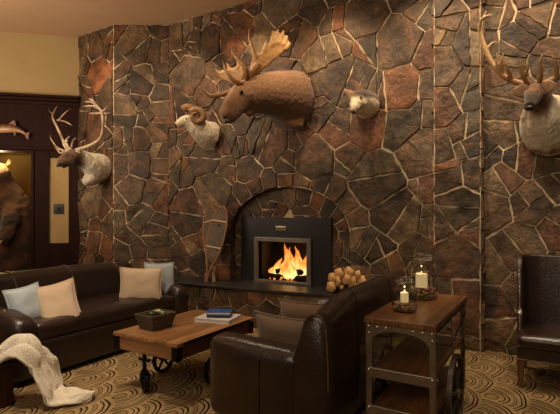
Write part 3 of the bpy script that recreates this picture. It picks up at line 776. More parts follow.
for sx in (-1, 1):
    for sy in (-1, 1):
        m = MB(); x, y = sx*(W/2-.008), sy*(Lg/2-.008)
        m.box((min(x, x-sx*.06), min(y, y-sy*.01), .33), (max(x, x-sx*.06), max(y, y-sy*.01), .44)); m.box((min(x, x-sx*.01), min(y, y-sy*.06), .33), (max(x, x-sx*.01), max(y, y-sy*.06), .44))
        br = m.build('corner_bracket', IRON, ct, smooth=False, bevel=.003)
        for z in (.355, .415):
            m = MB(); m.ell((x-sx*.035, y+sy*.002, z), (.007, .004, .007), 8); m.build('bolt', IRON, br)
            m = MB(); m.ell((x+sx*.002, y-sy*.035, z), (.004, .007, .007), 8); m.build('bolt', IRON, br)
def wheelm(m, c, R0, w, axis, spokes=5, rim=.016):
    """spoked wheel, axis = unit horizontal vector"""
    c = Vector(c); a = Vector(axis); u = V(0, 0, 1); s_ = a.cross(u)
    n = 28
    rings = []
    for k in range(n+1):
        an = 2*PI*k/n; d = u*math.sin(an)+s_*math.cos(an)
        rings.append([c+d*(R0-rim)+a*w/2, c+d*R0+a*w/2, c+d*R0-a*w/2, c+d*(R0-rim)-a*w/2])
    m.loft(rings, cap=False)
    for k in range(spokes):
        an = 2*PI*k/spokes+.3; d = u*math.sin(an)+s_*math.cos(an); m.tube([c, c+d*(R0-rim*.6)], [rim*.55, rim*.4], 6)
    m.tube([c-a*w*.8, c+a*w*.8], rim*1.3, 10)
for (x, y, an) in ((-2.86-cx, 2.64-cy, 1.0), (-2.75-cx, 3.46-cy, 1.3)):
    a = V(math.cos(an), math.sin(an), 0); sd = V(-math.sin(an), math.cos(an), 0); tr_ = sd*-.03
    m = MB(); m.box((-.035, -.035, .322), (.035, .035, .335)); m.tube([(0, 0, .335), (0, 0, .15)], [.016, .016], 10); m.tube([(0, 0, .17), (0, 0, .135)], [.026, .034], 10)
    for sg in (-1, 1): m.tube([V(0, 0, .15)+a*.026*sg, V(0, 0, .1)+a*.030*sg+tr_*.6, V(0, 0, .066)+a*.026*sg+tr_], [.013, .012, .010], 6)
    m.box((-.06, -.008, .24), (.06, .008, .262))
    cs = m.build('caster', IRON, ct, loc=(x, y, 0))
    m = MB(); wheelm(m, V(0, 0, .072)+tr_, .072, .034, a, 5, .018); m.build('wheel', IRON, cs)
for sx in (-1, 1):
    m = MB(); x = sx*(W/2-.06)
    m.prism([(-.07, .335), (.07, .335), (.02, .105), (-.02, .105)], x-.006+sx*.028, x+.002+sx*.028, Matrix(((0, 1, 0, 0), (1, 0, 0, 0), (0, 0, 1, 0), (0, 0, 0, 1))))
    m.tube([(x-.03, 0, .125), (x+.03, 0, .125)], .014, 8)
    cs = m.build('wheel_bracket', IRON, ct)
    m = MB(); wheelm(m, (x, 0, .125), .125, .03, (1, 0, 0), 5, .022); m.build('wheel', IRON, cs)
# planter, succulent, books
TZ = .471
pb = Qz(154, 328, TZ)
t = thing('planter_box', 'small weathered wooden planter box with a handle bar on the coffee table', 'planter', (pb.x, pb.y+.02, TZ), R_(-4))
def taper(m, w0, d0, w1, d1, z0, z1, th):
    o = [(-w0, -d0, z0), (w0, -d0, z0), (w0, d0, z0), (-w0, d0, z0), (-w1, -d1, z1), (w1, -d1, z1), (w1, d1, z1), (-w1, d1, z1)]
    i = [(-w0+th, -d0+th, z0+th), (w0-th, -d0+th, z0+th), (w0-th, d0-th, z0+th), (-w0+th, d0-th, z0+th), (-w1+th, -d1+th, z1), (w1-th, -d1+th, z1), (w1-th, d1-th, z1), (-w1+th, d1-th, z1)]
    m.add(o+i, [(3, 2, 1, 0), (0, 1, 5, 4), (1, 2, 6, 5), (2, 3, 7, 6), (3, 0, 4, 7), (8, 9, 10, 11), (12, 13, 9, 8), (13, 14, 10, 9), (14, 15, 11, 10), (15, 12, 8, 11), (4, 5, 13, 12), (5, 6, 14, 13), (6, 7, 15, 14), (7, 4, 12, 15)])
m = MB(); taper(m, .085, .10, .115, .135, 0, .125, .014); m.build('box_wall', PLANTERWOOD, t, smooth=False, bevel=.003)
m = MB(); m.box((-.09, -.11, .09), (.09, .11, .10)); m.build('soil', SOIL, t, smooth=False)
m = MB(); m.tube([(-.104, .0, .118), (-.05, 0, .132), (.05, 0, .132), (.104, 0, .118)], (.009), 6); m.build('handle', PLANTERWOOD, t)
t2 = thing('succulent', 'pale green rosette succulent growing at the left side of the wooden planter', 'plant', (pb.x-.04, pb.y+.07, TZ+.1))
m = MB()
for k in range(34):
    an = k*2.4; el = .25+k*.035; L_ = .05-.0008*k; ox, oy = (.028*math.cos(k % 3*2.1), .028*math.sin(k % 3*2.1))
    d = V(math.cos(an)*math.cos(el), math.sin(an)*math.cos(el), math.sin(el)); b0 = V(ox, oy, .005)
    m.tube([b0, b0+d*L_*.5, b0+d*L_*.85, b0+d*L_], [.005, .011, .008, .001], 6)
m.build('leaves', LEAF, t2)
def book(name, label, c, w, d, h, mat, rz, group=None):
    t = thing(name, label, 'book', c, rz, group)
    m = MB(); m.box((-w/2, -d/2, 0), (w/2, d/2, .003)); m.box((-w/2, -d/2, h-.003), (w/2, d/2, h)); m.box((-w/2, -d/2, .003), (-w/2+.004, d/2, h-.003)); m.build('cover', mat, t, smooth=False)
    m = MB(); m.box((-w/2+.004, -d/2+.004, .003), (w/2-.005, d/2-.004, h-.003)); m.build('pages', PAPER if mat is not BLACKC else simple('dark_pages', (60, 58, 58), None), t, smooth=False)
bb = Qz(214, 321, TZ)
book('book', 'large white book lying at the bottom of the stack on the coffee table', (bb.x, bb.y+.06, TZ), .34, .27, .032, WHITEC, R_(12), 'books on the coffee table')
book('book', 'black book in the middle of the stack, under the blue one', (bb.x+.01, bb.y+.07, TZ+.032), .21, .15, .026, BLACKC, R_(28), 'books on the coffee table')
book('book', 'small blue book on top of the stack on the coffee table', (bb.x+.01, bb.y+.07, TZ+.058), .215, .155, .024, BLUEC, R_(29), 'books on the coffee table')

# ---------------------------------------------------------------- loveseat (back towards the camera, faces -x)
def make_loveseat():
    X0, X1, Y0, Y1 = -1.98, -1.14, 2.42, 4.14; cx, cy = (X0+X1)/2, (Y0+Y1)/2; W, Lg = X1-X0, Y1-Y0
    t = thing('leather_loveseat', 'dark brown leather loveseat seen from behind, its high back toward the cart', 'sofa', (cx, cy, 0))
    m = MB(); m.rbox((0, 0, .2), (W-.08, Lg-.08, .3), .03, 10); m.build('base', LEATHER2, t)
    for sx in (-1, 1):
        for sy in (-1, 1):
            m = MB(); m.lathe([(.022, 0), (.03, .04), (.03, .06)], 12); m.build('foot', DARKWOOD, t, loc=(sx*(W/2-.08), sy*(Lg/2-.08), 0))
    m = MB(); m.rbox((-.1, 0, .40), (W-.24, Lg-.42, .17), .06, 16, puff=(0, 0, .03)); m.build('seat_cushion', LEATHER2, t)
    def zt(y):
        b = y+cy
        return .845+.085*sstep(2.44, 2.95, b)
    def ring(y, inset=0):
        z1 = zt(y)-inset; xr = W/2-inset; ring = []
        # profile in x-z: outer back bulges, top rolls, inner front slopes
        pr = [(xr-.045, .06+inset), (xr-.0, .20), (xr+.012, .40), (xr+.01, .58), (xr-.0, z1-.10), (xr-.015, z1-.04), (xr-.04, z1-.008), (xr-.075, z1), (xr-.115+inset, z1-.012), (xr-.145+inset, z1-.05), (xr-.18+inset, z1-.16), (xr-.23+inset, .55), (xr-.25+inset, .35), (xr-.25+inset, .06+inset)]
        return [V(a+noise.noise(V(a*4, y*4, b*4))*.006, y, b) for a, b in pr]
    m = MB(); ys = [-Lg/2+.012]+[-Lg/2+.03+k*(Lg-.06)/22 for k in range(23)]+[Lg/2-.012]
    m.loft([ring(y, .018 if i in (0, len(ys)-1) else 0) for i, y in enumerate(ys)]); m.build('backrest', LEATHER2, t, sharp=60)
    m = MB(); rg = ring(-Lg/2+.02, .002); m.tube([p+V(0, -.004, 0) for p in rg[2:12]], .0055, 6); m.build('seam_piping', SEAM, t)
    for yy in (-Lg/2+.50, Lg/2-.5):
        m = MB(); rg = ring(yy, -.002); m.tube(rg[1:9], .003, 5); m.build('back_seam', LEATHER, t)
    for sy in (-1, 1):
        def af(v):
            return v+V(noise.noise(v*5)*.005, noise.noise(v*5+V(3, 0, 0))*.006, .015*sstep(0, -.35, v.x))
        m = MB(); m.rbox((-.115, sy*(Lg/2-.1), .33), (W-.13, .2, .54), .075, 18, puff=(.015, .02, .01), fn=af); m.build('armrest', LEATHER2, t)
        if sy < 0:
            m = MB(); m.tube([V(-.03, -Lg/2-.02+.0, z) for z in (.08, .2, .35, .5)]+[V(-.03, -Lg/2+.01, .575), V(-.03, -Lg/2+.06, .606), V(-.03, -Lg/2+.13, .609)], .004, 5); m.build('arm_seam', LEATHER, t)
make_loveseat()
pillow('throw_pillow', 'taupe pillow propped against the near arm inside the loveseat', TAUPEF, (-1.585, 2.72, .575), .44, .36, .14, (R_(14), R_(3), R_(6)), seed=12)
pillow('throw_pillow', 'brown pillow lying behind the taupe one along the loveseat back', BROWNF, (-1.60, 3.10, .60), .50, .36, .14, (R_(10), R_(-2), R_(-4)), seed=13)

# ---------------------------------------------------------------- industrial cart
X0, X1, Y0, Y1 = -1.02, -.585, 2.72, 3.80; cx, cy = (X0+X1)/2, (Y0+Y1)/2; W, Lg = X1-X0, Y1-Y0
t = thing('industrial_cart', 'tall wood topped industrial cart with riveted metal legs and iron wheels behind the loveseat', 'cart', (cx, cy, 0))
m = MB(); m.rbox((0, 0, .78), (W, Lg, .04), .006, 6); m.build('tabletop', CARTWOOD, t)
for z in (.455, .22):
    m = MB(); m.box((-W/2+.03, -Lg/2+.04, z), (W/2-.03, Lg/2-.04, z+.025)); m.build('shelf', CARTWOOD, t, smooth=False, bevel=.003)
    for sy in (-1, 1):
        m = MB(); m.box((-W/2+.02, sy*(Lg/2-.035)-.012, z-.03), (W/2-.02, sy*(Lg/2-.035)+.012, z+.03)); m.build('shelf_rail', STEEL, t, smooth=False, bevel=.003)
for sx in (-1, 1):
    for sy in (-1, 1):
        x, y = sx*(W/2-.025), sy*(Lg/2-.025)
        m = MB(); m.box((x-.018, min(y, y-sy*.006), .10), (x+.018, max(y, y-sy*.006), .76)); xx = x+sx*.018
        m.box((min(xx, xx-sx*.006), min(y, y-sy*.036), .10), (max(xx, xx-sx*.006), max(y, y-sy*.036), .76))
        lg = m.build('leg', STEEL, t, smooth=False, bevel=.002)
        for z in (.70, .47, .235, .15):
            m = MB(); m.ell((x, y+sy*.004, z), (.0095, .007, .0095), 8); m.build('bolt', BOLT, lg)
            m = MB(); m.ell((xx+sx*.004, y-sy*.02, z), (.007, .0095, .0095), 8); m.build('bolt', BOLT, lg)
        m = MB(); pr = [(0, .76), (0, .60)]+[(.025+(.13)*(1-math.cos(a*PI/2/6)), .62+.10*math.sin(a*PI/2/6)) for a in range(7)]+[(.19, .73), (.19, .76)]
        pr = [(x+sx*.018-sx*a, z) for a, z in pr]
        m.prism(pr, y+sy*.001, y+sy*.008); m.build('corner_gusset', STEEL, t, smooth=False)
for sy in (-1, 1):
    m = MB(); m.box((-W/2+.01, sy*(Lg/2-.022)-.004, .725), (W/2-.01, sy*(Lg/2-.022)+.004, .76)); rl = m.build('top_rail', STEEL, t, smooth=False)
    for k in (0, 1, 2, 5, 6, 7):
        m = MB(); m.ell((-W/2+.025+k*(W-.05)/7, sy*(Lg/2-.015), .742), (.0095, .007, .0095), 8); m.build('bolt', BOLT, rl)
for sx in (-1, 1):
    m = MB(); m.box((sx*(W/2-.012)-.003, -Lg/2+.02, .735), (sx*(W/2-.012)+.003, Lg/2-.02, .76)); m.build('side_rail', IRON, t, smooth=False)
    m = MB(); m.tube([(sx*(W/2-.0), -.06, .74), (sx*(W/2+.01), -.06, .27)], .006, 8); m.build('hanger_rod', STEEL, t)
    m = MB(); m.tube([(sx*(W/2-.006), -Lg/2+.05, .68), (sx*(W/2-.006), -.06, .56), (sx*(W/2-.006), Lg/2-.05, .68)], .005, 6); m.build('tie_rod', IRON, t); m = MB(); m.tube([(sx*(W/2-.006), -Lg/2+.05, .42), (sx*(W/2-.006), -.06, .30), (sx*(W/2-.006), Lg/2-.05, .42)], .005, 6); m.build('tie_rod', IRON, t)
    m = MB(); wheelm(m, (sx*(W/2+.022), -.06, .255), .255, .03, (1, 0, 0), 6, .03); m.build('large_wheel', simple('worn_iron', (70, 62, 54), (110, 98, 84), 14, .4, .8), t)
m = MB(); m.tube([(-W/2-.02, -.06, .255-.04), (W/2+.02, -.06, .255-.04)], .014, 8); m.build('axle', IRON, t)
for sy in (-1, 1):
    for sx in (-1, 1):
        m = MB(); m.tube([(sx*(W/2-.04), sy*(Lg/2-.04), .12), (sx*(W/2-.04), sy*(Lg/2-.04), .06)], .012, 8)
        c_ = m.build('caster', IRON, t); m = MB(); wheelm(m, (sx*(W/2-.04), sy*(Lg/2-.04), .05), .05, .025, (1, 0, 0), 5, .012); m.build('wheel', IRON, c_)
# jars
def jar(label, c, R0, hh, cw, chh, grp, seed):
    t = thing('glass_jar', label, 'jar', c, group=grp)
    w = .0035
    outer = [(.02, 0), (R0*.86, 0), (R0*.95, .012), (R0, hh*.2), (R0, hh*.52), (R0*.94, hh*.62), (R0*.75, hh*.72), (R0*.6, hh*.775), (R0*.58, hh*.80), (R0*.66, hh*.83)]
    inner = [(r-w*1.4, z if z > .001 else .006) for r, z in outer[::-1]]; inner[-1] = (.015, .007); inner[-2] = (R0*.84, .007)
    m = MB(); m.lathe(outer+inner, 32); m.build('glass_body', GLASS, t, sharp=0)
    m = MB(); m.lathe([(R0*.5, hh*.80), (R0*.70, hh*.835), (R0*.74, hh*.86), (R0*.66, hh*.89), (R0*.62, hh*.91), (R0*.70, hh*.945), (R0*.66, hh*.985), (R0*.2, hh)], 28); m.build('glass_lid', GLASS, t, sharp=0)
    m = MB(); rr = [(R0*.66*1.01*math.cos(2*PI*k/24), R0*.66*1.01*math.sin(2*PI*k/24), hh*.815) for k in range(25)]; m.tube(rr, .005, 6); m.build('neck_ring', STEEL, t)
    rd = random.Random(seed)
    cols = [lin(c) for c in ((206, 146, 120), (186, 120, 96), (236, 206, 170), (224, 214, 204), (150, 98, 76), (216, 180, 96))]
    m = MB(); cc = []
    for k in range(90):
        a = rd.random()*2*PI; q = (rd.random()**.5)*R0*.82; s = rd.uniform(.009, .016)*(R0/.1); n0 = len(m.v)
        z = .012+s*.7+rd.random()*hh*.15
        m.ell((q*math.cos(a), q*math.sin(a), z), (s, s*.8, s*.7), 6); cc += [rd.choice(cols)]*(len(m.v)-n0)
    me = D.meshes.new('decorative_pebbles'); me.from_pydata([tuple(v) for v in m.v], [], m.f); me.shade_smooth(); ca = me.color_attributes.new('Col', 'FLOAT_COLOR', 'POINT')
    for i, c3 in enumerate(cc): ca.data[i].color = (*c3, 1)
    me.materials.append(PEB); o = D.objects.new('decorative_pebbles', me); COL.objects.link(o); o.location = c
    tag(o, 'reddish and cream pebbles filling the bottom of the '+grp, 'pebbles', kind='stuff')
    z0 = hh*.2+.012
    cd = thing('pillar_candle', 'lit cream pillar candle standing inside the '+grp, 'candle', (c[0], c[1], c[2]+z0))
    m = MB(); m.lathe([(cw*.5, 0), (cw, .004), (cw, chh-.004), (cw*.92, chh), (cw*.8, chh-.006), (.004, chh-.012)], 20); m.build('wax', WAX, cd)
    m = MB(); m.tube([(0, 0, chh-.012), (0, 0, chh+.006)], .0015, 5); m.build('wick', IRON, cd)
    m = MB(); m.lathe([(.001, chh), (.0035, chh+.005), (.003, chh+.011), (.0005, chh+.018)], 8); m.build('candle_flame', CFLAME, cd)
    del t['group']
PEB = vcol('pebble', .4, .1, 40, sheen=0)
jb = Qz(421.5, 298, .8); jar('large lidded glass jar with a lit candle, farther back on the cart', (jb.x, jb.y, .8), .118, .34, .043, .105, 'large glass jar', 3)
js = Qz(404.5, 311, .8); jar('small lidded glass jar with a lit candle, nearer on the cart', (js.x, js.y, .8), .082, .225, .026, .065, 'small glass jar', 5)

# ---------------------------------------------------------------- wing chair at right (faces -y)
def make_chair():
    W = .74; cx = -.29+W/2; cy = 4.62
    t = thing('wing_chair', 'dark leather wing chair with nailhead trim and wooden legs at the right edge', 'chair', (cx, cy, 0))
    hw = W/2
    m = MB(); m.rbox((0, -.06, .29), (W-.03, .60, .13), .02, 8); m.build('seat_rail', LEATHER2, t)
    m = MB(); m.rbox((0, -.08, .385), (W-.04, .62, .10), .04, 16, puff=(0, 0, .035)); m.build('seat_cushion', LEATHER2, t)
    # back with wings: horizontal section sweeps forward at the sides
    def sec(z, half):
        pts = []
        k = (z-.34)/.72
        wing = .05+.20*sstep(.12, .35, k)*1.0+(.04*math.sin(k*PI))
        if k > .86: wing -= .10*sstep(.86, 1, k)
        arm = .34*(1-sstep(.30, .40, k)) if k < .4 else 0
        fw = max(wing, arm)
        yb = .20+.10*k
        hx = hw-.01+.02*k
        outer = [(hx, yb-fw), (hx, yb-fw*.5), (hx-.01, yb), (hx-.06, yb+.06), (hx*.5, yb+.085), (0, yb+.09)]
        inner = [(0, yb-.03), (hx*.5, yb-.04), (hx-.12, yb-.055), (hx-.07, yb-.09), (hx-.05, yb-fw*.6-.02), (hx-.045, yb-fw)]
        full = outer+[(-x, y) for x, y in outer[::-1][1:]]
        fi = [(-x, y) for x, y in inner[::-1]]+inner[1:]
        return [V(x, y, z) for x, y in full]+[V(x, y, z) for x, y in fi]
    m = MB(); zs = [.24, .34, .42, .5, .56, .6, .64, .7, .8, .9, .98, 1.03, 1.055]
    rings = [sec(z, hw) for z in zs]
    def shrink(r, dz): 
        n = len(r)//2; out = []
        return [V(p.x*.97, p.y, p.z) for p in r]
    m.loft(rings); m.build('winged_back', LEATHER2, t, bevel=.014, seg=3, sharp=50)
    m = MB()
    for k in range(36):
        x = -hw+.03+k*(W-.06)/35; m.ell((x, -.362, .24), (.008, .005, .008), 6)
    for sx in (-1, 1):
        for z in [.26+.022*k for k in range(36)]:
            r = sec(z, hw); p = r[0] if sx > 0 else V(-r[0].x, r[0].y, r[0].z)
            m.ell((p.x-sx*.02, p.y-.006, z), (.007, .004, .007), 6)
    m.build('nailhead_trim', NAIL, t, sharp=0)
    for sx in (-1, 1):
        for sy in (-1, 1):
            x = sx*(hw-.045); y = -.31 if sy < 0 else .2
            m = MB(); m.loft([[V(x-a, y-a+dy, z), V(x+a, y-a+dy, z), V(x+a, y+a+dy, z), V(x-a, y+a+dy, z)] for z, a, dy in ((0, .018, .05*(sy > 0)), (.12, .024, .02*(sy > 0)), (.24, .03, 0))])
            m.build('leg', LEGWOOD, t, smooth=False, bevel=.004)
make_chair()

# ---------------------------------------------------------------- crate and throw
t = thing('wooden_crate', 'low dark wooden block table under the cream throw at lower left', 'table', (-3.78, 1.73, 0))
m = MB(); m.rbox((0, 0, .15), (.56, .44, .30), .012, 8, fn=lambda v: v+V(noise.noise(v*8)*.004, noise.noise(v*8+V(5, 0, 0))*.004, 0)); m.build('block', CRATEWOOD, t)
m = MB(); m.rbox((0, 0, .312), (.60, .48, .025), .008, 4); m.build('top_board', CRATEWOOD, t)
# throw: a ribbon with folds
th = MB()
pth = spline([(-3.88, 1.90, .345, .04), (-3.72, 1.90, .352, .08), (-3.58, 1.93, .42, .12), (-3.475, 1.99, .492, .14), (-3.40, 2.03, .45, .155), (-3.355, 2.07, .32, .165), (-3.32, 2.10, .18, .175), (-3.28, 2.13, .075, .175), (-3.22, 2.19, .05, .15), (-3.13, 2.26, .042, .10), (-3.06, 2.31, .028, .05)], 5)
NW = 26; rows = []
for i, (x, y, z, hw) in enumerate(pth):
    p = V(x, y, z); a = pth[max(0, i-1)]; b = pth[min(len(pth)-1, i+1)]; tg = V(b[0]-a[0], b[1]-a[1], b[2]-a[2]).normalized()
    sd = V(.62, -.78, 0).normalized(); sd = (sd-tg*sd.dot(tg)).normalized(); nn = sd.cross(tg); 
    if nn.dot(V(.7, -.7, .6)) < 0: nn = -nn
    row = []
    s_ = i/len(pth)
    for k in range(NW+1):
        u = -1+2*k/NW
        fold = .030*math.sin(u*7.5+s_*4)+.018*math.sin(u*15+s_*7+1)+.05*noise.noise(V(u*2.2, s_*7, 3))+.022*noise.noise(V(u*6, s_*18, 8))
        drop = -.11*abs(u)**2.4*(1-sstep(.35, .55, s_)) if z > .2 else -.02*u*u
        q = p+sd*hw*u*(1+.08*math.sin(s_*23))+nn*fold*(1 if z > .1 else .8)+V(0, 0, drop)
        q.z = max(q.z, .018+.008*math.sin(u*9+s_*30)); row.append(q)
    rows.append(row)
th.add([q for r in rows for q in r], [(i*(NW+1)+k, i*(NW+1)+k+1, (i+1)*(NW+1)+k+1, (i+1)*(NW+1)+k) for i in range(len(rows)-1) for k in range(NW)])
o = th.build('throw_blanket', THROW, sharp=0); tag(o, 'cream fleece throw draped over the wooden block and down onto the carpet', 'blanket')
s_ = o.modifiers.new('thick', 'SOLIDIFY'); s_.thickness = .022; s_.offset = 0; ss = o.modifiers.new('sub', 'SUBSURF'); ss.levels = 1; ss.render_levels = 1

# ---------------------------------------------------------------- trophies
def chain(mb, pts, n=16, k=4, up=(0, 0, 1)):
    """pts: (px, py, b, side radius, up radius)"""
    P = [(*Q(a, b_, c), r1, r2) for a, b_, c, r1, r2 in pts]
    S = spline(P, k)
    mb.tube([s[:3] for s in S], [(max(.004, s[3]), max(.004, s[4])) for s in S], n, up)
    return S
def tine(mb, pts, n=8, k=5):
    P = [(*Q(a, b_, c), r) for a, b_, c, r in pts]; S = spline(P, k)
    mb.tube([s[:3] for s in S], [max(.003, s[3]) for s in S], n)
def trophy(name, label, cat, c): return thing(name, label, cat, c)
def addlocal(me, name, mat, t, colfn=None, sharp=0):
    off = Vector(t.location)
    o = finish(me, name, mat, t, True, 0, None, colfn, sharp=sharp)
    for v in me.vertices: v.co -= off
    return o
def eye(t, px, py, b, r=.018, d=None):
    m = MB(); m.ell(Q(px, py, b)-Vector(t.location), (r, r, r), 10); m.build('eye', EYE, t, sharp=0)
def ear(t, base, tip, w, colr, pointed=False):
    b0, t0 = Vector(base), Vector(tip); ax = t0-b0; m = MB()
    cam = (Vector((0, 0, CH))-b0).normalized(); sd = ax.cross(cam).normalized(); nn = ax.normalized().cross(sd)
    rows = []
    for i in range(8):
        u = i/7; ww = w*((1-u)**.75+.02 if pointed else math.sin(PI*min(1, .16+u*.84))**.8)
        rows.append([b0+ax*u+sd*ww*math.cos(a*PI/4)+nn*(.35*ww)*math.sin(a*PI/4)-nn*.2*ww*(1 if a in (0, 4) else 0) for a in range(8)])
    m.loft(rows); m.v = [v-Vector(t.location) for v in m.v]
    m.build('ear', FUR, t, sharp=0, colfn=lambda c, n: colr)
# --- moose
wc = Q(298, 97, 5.2)
t = trophy('moose_trophy', 'large brown moose head with broad golden antlers mounted above the fireplace', 'trophy', (wc.x, wc.y, wc.z))
mb = MB()
chain(mb, [(297, 100, 5.22, .28, .37), (289, 98, 5.06, .27, .35), (276, 95, 4.88, .24, .30), (263, 94, 4.72, .20, .255), (252, 95, 4.58, .165, .215), (243, 97, 4.48, .14, .175), (236.5, 103, 4.38, .115, .145), (231, 110.5, 4.29, .105, .125), (227, 116, 4.23, .105, .11), (224, 119, 4.20, .07, .08)], 20)
chain(mb, [(285, 115, 5.15, .2, .2), (292, 122, 5.1, .17, .12), (303, 124, 5.16, .12, .09)], 12)      # brisket
chain(mb, [(254, 106, 4.62, .08, .11), (250, 112, 4.55, .05, .06), (248, 116, 4.5, .025, .035)], 10)       # bell
chain(mb, [(244, 104, 4.5, .07, .07), (236, 113, 4.4, .055, .05), (229, 121.5, 4.31, .045, .035)], 10) # jaw
for dx, db in ((-1, -.02), (5, .1)): mb.ell(Q(240+dx, 90, 4.40+db), (.035, .035, .035), 8)
me = organic(mb, .018, 6, .005, 30)
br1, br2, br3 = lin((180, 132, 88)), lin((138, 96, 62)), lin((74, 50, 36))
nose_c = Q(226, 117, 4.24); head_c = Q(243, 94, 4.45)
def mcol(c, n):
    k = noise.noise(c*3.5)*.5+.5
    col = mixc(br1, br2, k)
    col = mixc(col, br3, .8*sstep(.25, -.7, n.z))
    d = (c-nose_c).length
    col = mixc(lin((196, 160, 122)), col, sstep(.05, .15, d+.03*noise.noise(c*12)))
    return col
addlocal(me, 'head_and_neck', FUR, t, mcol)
eye(t, 241.5, 92.5, 4.325, .026)
m = MB(); m.tube([Q(x_, y_, b_)-Vector(t.location) for x_, y_, b_ in ((225.5, 123.5, 4.14), (229.5, 122, 4.18), (233, 119, 4.24), (236, 116, 4.30))], .012, 6); m.build('mouth', NOSE, t, sharp=0)
for px, py, b in ((224.5, 117.5, 4.145), (227, 121.5, 4.21)):
    m = MB(); m.ell(Q(px, py, b)-Vector(t.location), (.02, .028, .018), 8); m.build('nostril', NOSE, t, sharp=0)
ear(t, Q(253, 84, 4.6), Q(262, 77, 4.62), .05, br2)
ear(t, Q(238, 86, 4.55), Q(229, 83, 4.6), .05, br3)
def palm(mb, outline, b_of, th_):
    pts = [Q(x, y, b_of(x, y)) for x, y in outline]
    cam = Vector((0, 0, CH)); n = (cam-sum(pts, V(0, 0, 0))/len(pts)).normalized()
    N_ = len(pts); mb.add([p+n*th_ for p in pts]+[p-n*th_ for p in pts], [tuple(range(N_)), tuple(range(2*N_-1, N_-1, -1))]+[(i, (i+1) % N_, (i+1) % N_+N_, i+N_) for i in range(N_)])
am = MB(); bf_ = lambda x, y: 4.5+(x-246)*.008
tine(am, [(245, 85, 4.48, .04), (248, 80, 4.5, .042), (252, 73, 4.54, .05), (258, 64, 4.6, .05)])
palm(am, [(248, 77), (250, 66), (252, 60), (258, 55), (265, 50), (271, 44), (274, 40), (280, 37), (286, 41), (287, 48), (281, 55), (272, 62), (264, 69), (256, 76), (251, 81)], bf_, .02)
for a in ([(271, 47), (272.5, 38), (273.5, 30)], [(275, 45), (277, 36), (278, 29)], [(279, 44), (282, 36), (283.5, 30)], [(283, 46), (286, 40), (287.5, 35)], [(285, 50), (289, 45), (290, 42)], [(264, 52), (265.5, 46), (266, 41)],
          [(256, 60), (252, 48), (249, 38), (249.4, 29)]):
    tine(am, [(x, y, bf_(x, y), r) for (x, y), r in zip(a, (.035, .026, .015, .006))])
tine(am, [(247, 79, 4.46, .04), (246, 70, 4.4, .034), (239, 61, 4.36, .024), (233, 54, 4.33, .017), (230.6, 45, 4.32, .006)])
tine(am, [(246, 84, 4.46, .038), (240, 84, 4.38, .034), (231, 78, 4.3, .026), (225, 69, 4.27, .016), (222, 59, 4.26, .006)])
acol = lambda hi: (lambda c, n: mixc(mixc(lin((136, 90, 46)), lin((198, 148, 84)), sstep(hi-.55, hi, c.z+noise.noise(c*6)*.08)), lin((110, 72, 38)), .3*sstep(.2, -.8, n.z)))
am2 = MB(); b2 = lambda x, y: 4.62-(244-x)*.004
tine(am2, [(240, 86, 4.5, .038), (233, 90, 4.5, .036), (224, 94, 4.47, .032), (212, 96, 4.42, .03), (204, 91, 4.38, .022), (198.5, 79, 4.36, .006)])
tine(am2, [(218, 95, 4.45, .026), (215.5, 88, 4.44, .018), (214.5, 80, 4.44, .006)])
palm(am2, [(238, 86), (231, 84), (222, 80), (217, 74), (222, 70), (230, 69), (240, 65), (245, 68), (244, 78)], b2, .018)
for a in ([(223, 74), (218, 72), (214, 68)], [(230, 72), (228, 66), (226, 62)], [(238, 69), (238, 63), (236, 58)]): tine(am2, [(x, y, b2(x, y), r) for (x, y), r in zip(a, (.028, .018, .006))])
addlocal(organic(am, .013, 4, .003, 20), 'antler', ANTLER, t, acol(3.5))
addlocal(organic(am2, .013, 4, .003, 20), 'antler', ANTLER, t, acol(3.4))
# --- sheep
wc = Q(213, 135, 5.2); t = trophy('ram_trophy', 'white mountain sheep head with curled brown horns on the wall left of the moose', 'trophy', wc)
mb = MB(); chain(mb, [(212, 137, 5.2, .19, .22), (206, 134, 5.1, .175, .20), (199, 129, 5.0, .14, .155), (192, 124, 4.93, .105, .12), (186, 121.5, 4.87, .088, .095), (181, 123, 4.82, .065, .07), (176.5, 125.5, 4.78, .045, .045)], 16)
chain(mb, [(211, 143, 5.16, .12, .14), (206, 147, 5.14, .08, .06)], 10)
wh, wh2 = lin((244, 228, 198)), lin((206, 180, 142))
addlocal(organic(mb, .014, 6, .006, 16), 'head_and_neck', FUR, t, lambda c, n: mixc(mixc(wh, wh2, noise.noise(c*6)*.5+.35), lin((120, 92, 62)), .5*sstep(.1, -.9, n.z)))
def horn(mb, px, py, b, R0, flip=1, turns=1.15):
    c = Q(px, py, b); P = []
    cam = (Vector((0, 0, CH))-c).normalized(); sd = V(0, 0, 1).cross(cam).normalized()
    for k in range(26):
        u = k/25; a = math.radians(150)-flip*u*turns*2*PI; rr = R0*(1-.40*u)
        P.append((*(c+sd*rr*math.cos(a)+V(0, 0, 1)*rr*math.sin(a)+cam*.10*u*(1)),   .058*(1-u)**.7+.008))
    mb.tube([p[:3] for p in P], [p[3] for p in P], 10)
m = MB(); horn(m, 197, 117, 4.9, .095, 1); m.v = [v-Vector(t.location) for v in m.v]; m.build('horn', HORN, t, sharp=0)
m = MB(); horn(m, 189, 113, 5.02, .085, 1, .8); m.v = [v-Vector(t.location) for v in m.v]; m.build('horn', HORN, t, sharp=0)
eye(t, 186.5, 118.8, 4.80, .012)
m = MB(); m.ell(Q(175.5, 124.6, 4.76)-Vector(t.location), (.02, .02, .014), 8); m.build('nose', NOSE, t, sharp=0)
ear(t, Q(192, 122, 4.86), Q(197, 126, 4.84), .025, wh2)
